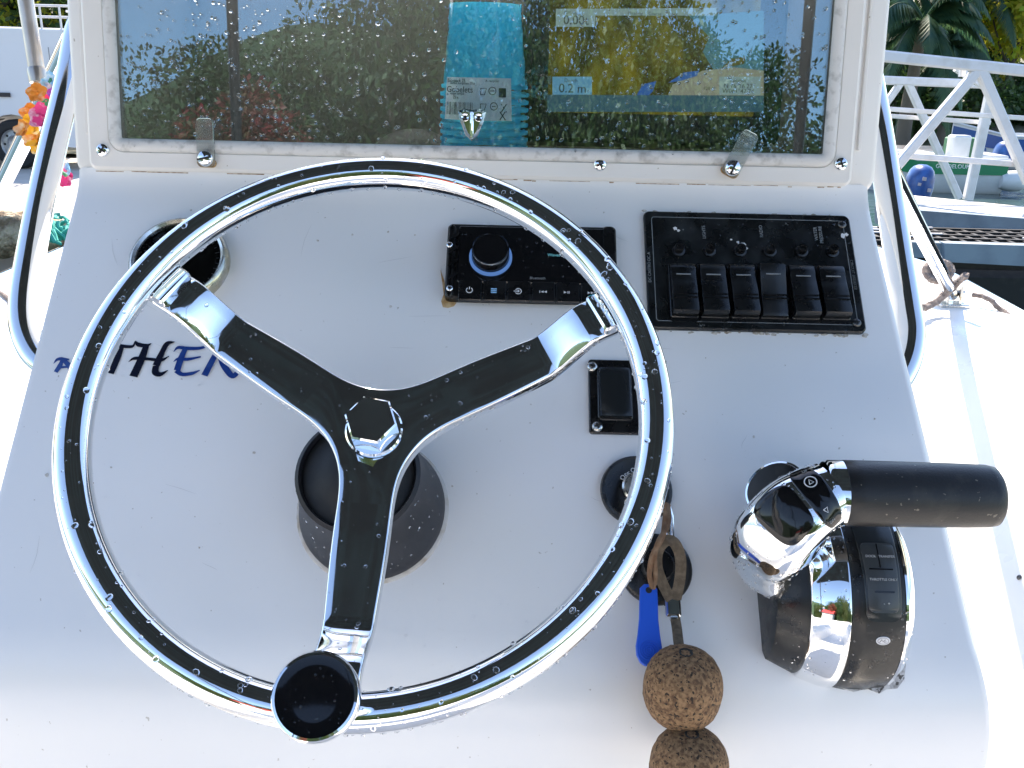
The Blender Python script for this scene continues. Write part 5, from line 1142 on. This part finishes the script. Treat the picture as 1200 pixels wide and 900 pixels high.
tree('bright green low bush just behind the van roof', gp(62, 19.5, .6), 2.6, 1.5, 26, 120, .14, LEAFB, 24, ql, .1)
tree('dark leafy tree behind the console on the left', gp(140, 24, .8), 8, 3.6, 40, 150, .26, LEAFA, 25, ql, .1)
# shore behind the photographer: seen only as a reflection
MT = ((-9, -17, 5.4, 3.0, 'broad dark tree left of centre mirrored in the pane'), (-5.2, -16, 6.6, 2.6, 'dark tree beside the red roofed house mirrored in the pane'), (-1.6, -16, 8.6, 2.5, 'tall tree mirrored in the pane left of the cups'), (1.3, -16.5, 9.0, 2.5, 'tall tree mirrored in the pane behind the cups'), (4.2, -18, 7.4, 2.6, 'dark tree mirrored over the chart plotter'), (7.6, -19, 5.4, 2.6, 'low tree mirrored at the lower right of the pane'), (11.5, -21, 5.0, 2.8, 'low spreading tree mirrored in the pane corner'), (-13, -19, 5.6, 3.2, 'low spreading tree at the far left of the mirrored shore'))
tree('red flowering tree mirrored in the pane between the left pole and the cups', (-4.4, -13.6, .3), 5.3, 1.25, 34, 420, .10, leafy('red_blossom', (.35, .03, .04), (.10, .10, .03), .35), 71, 'trees mirrored in the pane', .42)
protoA = None
for i, (x, y, H, R, lab) in enumerate(MT):
    if i < 2:
        o = tree(lab, (x, y, .3), H, R, 60, 950, .105, LEAFA if i else leafy('olive_leaf', (.05, .09, .02), (.10, .12, .03), .35), 40+i, 'trees mirrored in the pane', .02)
        if i: protoA = (o, H, R)
        else: protoB = (o, H, R)
    else:
        o, h0, r0 = protoB if i % 3 == 0 else protoA
        o = copy_tree(o, None, Matrix.LocRotScale(Vector((x, y, .3)), Matrix.Rotation(i*1.3, 3, 'Z').to_quaternion(), Vector((R/r0, R/r0, H/h0)))); o['label'] = lab
hl = noisy_grid(-160, 160, -190, -13.5, 50, 30, lambda x, y: .3+max(0, -y-24)*.385*(.8+.4*noise.noise(Vector((x*.02, y*.02, 5))))*(1 if x < 10 else max(.25, 1-(x-10)*.02)))
hl.build('hillside', mat('hill_green', (.018, .045, .016), .95, noise=(.25, (.04, .07, .022), .4, .6), bump=(.8, 1, .5)), None, 'structure')
hs = thing('red_roof_house', 'white house with red roof on the shore behind, seen mirrored in the pane', 'house', Tr(-5.2, -12.5, .3))
t = MB(); t.box((-5.2, -13.2, 1.5), (3.0, 2.0, 2.4)); t.build('wall', mat('house_wall', (.6, .58, .55), .8), hs)
t = MB(); t.loft([[(-7, -11.9, 2.6), (-3.4, -11.9, 2.6)], [(-7, -13.2, 3.6), (-3.4, -13.2, 3.6)], [(-7, -14.5, 2.6), (-3.4, -14.5, 2.6)]], False, (0, 0), False); t.build('roof', mat('house_red', (.4, .04, .04), .6), hs)

# ================================================================== RAIN DROPS (real lens-shaped beads sitting on the surfaces)
rnd = random.Random(77)
def rsz(lo, hi, p=2.2): return lo+(hi-lo)*rnd.random()**p
def drops(par, m, pts, flat=.42, seg=8):
    t = MB()
    for p, n_, r in pts: t.dome(p, n_, r, r*flat, seg)
    return t.build('water_drops', m, par, 'stuff')
P_ = []
for i in range(380):
    a = rnd.random()*2*pi; b_ = rnd.gauss(pi/2, .75); er = Vector((cos(a), sin(a), 0)); nn = er*cos(b_)+Vector((0, 0, 1))*sin(b_); p = er*RR+nn*RT
    W3 = WF.to_3x3(); P_.append((WF @ p, W3 @ nn, rsz(.0004, .0023, 3.2)))
for i in range(260):      # hanging along the lower and inner edges
    a = rnd.uniform(pi*1.02, pi*1.98) if i < 170 else rnd.uniform(.1, pi-.1); b_ = rnd.gauss(-.25, .22) if i < 170 else rnd.gauss(pi+.3, .25); er = Vector((cos(a), sin(a), 0)); nn = er*cos(b_)+Vector((0, 0, 1))*sin(b_); p = er*RR+nn*RT
    P_.append((WF @ p, WF.to_3x3() @ nn, rsz(.0007, .0020)))
drops(rim, WATERDROP, P_, .6)
P_ = []
for ang in (27.5, 147.5, -92.5):
    Wm = WF @ Matrix.Rotation(radians(ang), 4, 'Z'); W3 = Wm.to_3x3()
    for i in range(40):
        r = rnd.uniform(.02, .172); w_ = spw(r); dh = (sph(r+.001)-sph(r-.001))/.002; P_.append((Wm @ Vector((r, rnd.uniform(-.9, .9)*w_, sph(r)+.0004)), W3 @ Vector((-dh, 0, 1)), rsz(.0003, .0017, 3)))
    for i in range(60):
        r = rnd.uniform(.03, .165); w_ = spw(r); sgn = -1 if ang != 147.5 else 1
        P_.append((Wm @ Vector((r, sgn*w_, sph(r)-rnd.uniform(.002, .009))), W3 @ Vector((0, sgn, 0)), rsz(.0005, .0014)))
drops(wheel, WATERDROP, P_)
P_ = []
for i in range(26):
    a = rnd.random()*6.28; r = .02*sqrt(rnd.random()); P_.append((WH.frame(kc[0], kc[1], 0) @ Vector((r*cos(a), r*sin(a), .0481)), WH.n, rsz(.0003, .0009)))
drops(kb, WATERDROP, P_)
P_ = []
for i in range(560):
    if i < 300: px, py = rnd.uniform(-10, 1150), rnd.uniform(235, 795)
    elif i < 460: px, py = rnd.gauss(540, 75), rnd.gauss(660, 85)
    else: px, py = rnd.gauss(900, 60), rnd.gauss(560, 90)
    if not (235 < py < 800): continue
    u, v = DA.uv(px, py)
    if not (UL+.015 < u < UR-.015): continue
    P_.append((DA.at(px, py, 0), DA.n, rsz(.0003, .0014, 2.6)))
drops(console, DROPTHIN, P_, .5)
P_ = []
for i in range(1900):
    x = rnd.uniform(x0+.003, x1-.003); y = y0+.003+(y1-y0-.006)*rnd.random()
    if i > 1000: x = rnd.gauss(x0+.11, .07) if i % 2 else rnd.gauss(x1-.11, .07)
    if not (x0+.003 < x < x1-.003): continue
    P_.append((BX.frame() @ Vector((x, y, .0046)), BX.n, rsz(.0003, .0021, 2.8)))
drops(df, WATERDROP, P_, .5)
P_ = []
for i in range(170):
    x = rnd.uniform(x0, x1); P_.append((BX.frame() @ Vector((x, y0-rnd.uniform(.001, .007), .0115)), Vector((0, -.8, .6)), rsz(.0005, .0016)))
drops(df, WATERDROP, P_, .5)
P_ = []
for i in range(420):
    f = rnd.uniform(6, nP-3); a = rnd.uniform(-1.6, 1.7); p = hornp(f, a, 0); c_ = hornp(f, a, -.01); P_.append((TM @ p, TM.to_3x3() @ (p-c_), rsz(.0004, .0014, 2.4)))
drops(horn, WATERDROP, P_, .5)
P_ = []
for i in range(260):
    a = rnd.uniform(.9, 2.9); u = rnd.choice((rnd.uniform(-.026, -.002), rnd.uniform(-.05, .055), rnd.uniform(.0, .038)))
    r = .0745 if u < -.012 else .0772
    if u < -.027: r = .066-(-.03-u)*.5+.0002
    if u > .040: r = .0700-(u-.047)*1.857 if u > .047 else .0750-(u-.0415)*.909
    if -.0265 < u < -.003: r = .0692+(u+.0265)*.0076/.0235
    P_.append((TM @ Vector((u, r*cos(a)*PV, r*sin(a)*PN)), TM.to_3x3() @ Vector((0, cos(a), sin(a))), rsz(.0004, .0013)))
drops(thr, WATERDROP, P_, .45)
P_ = [(DA.at(rnd.uniform(758, 1000), rnd.uniform(256, 300) if i % 3 else rnd.uniform(378, 388), .0046), DA.n, rsz(.0004, .0012)) for i in range(120)]
drops(panel, WATERDROP, P_)
P_ = [(DA.at(rnd.uniform(540, 700), rnd.uniform(274, 328), .0126), DA.n, rsz(.0004, .0012)) for i in range(70)]
drops(radio, WATERDROP, P_)
P_ = []
for i in range(110):
    a = rnd.uniform(0, 2*pi); z = rnd.uniform(.014, .085); r = .0588-(z-.012)*.0125/.08; P_.append((DA.fpx(437, 597, 0) @ Vector((r*cos(a), r*sin(a), z)), DA.frame().to_3x3() @ Vector((cos(a), sin(a), .2)), rsz(.0004, .0012)))
drops(boot, WATERDROP, P_)
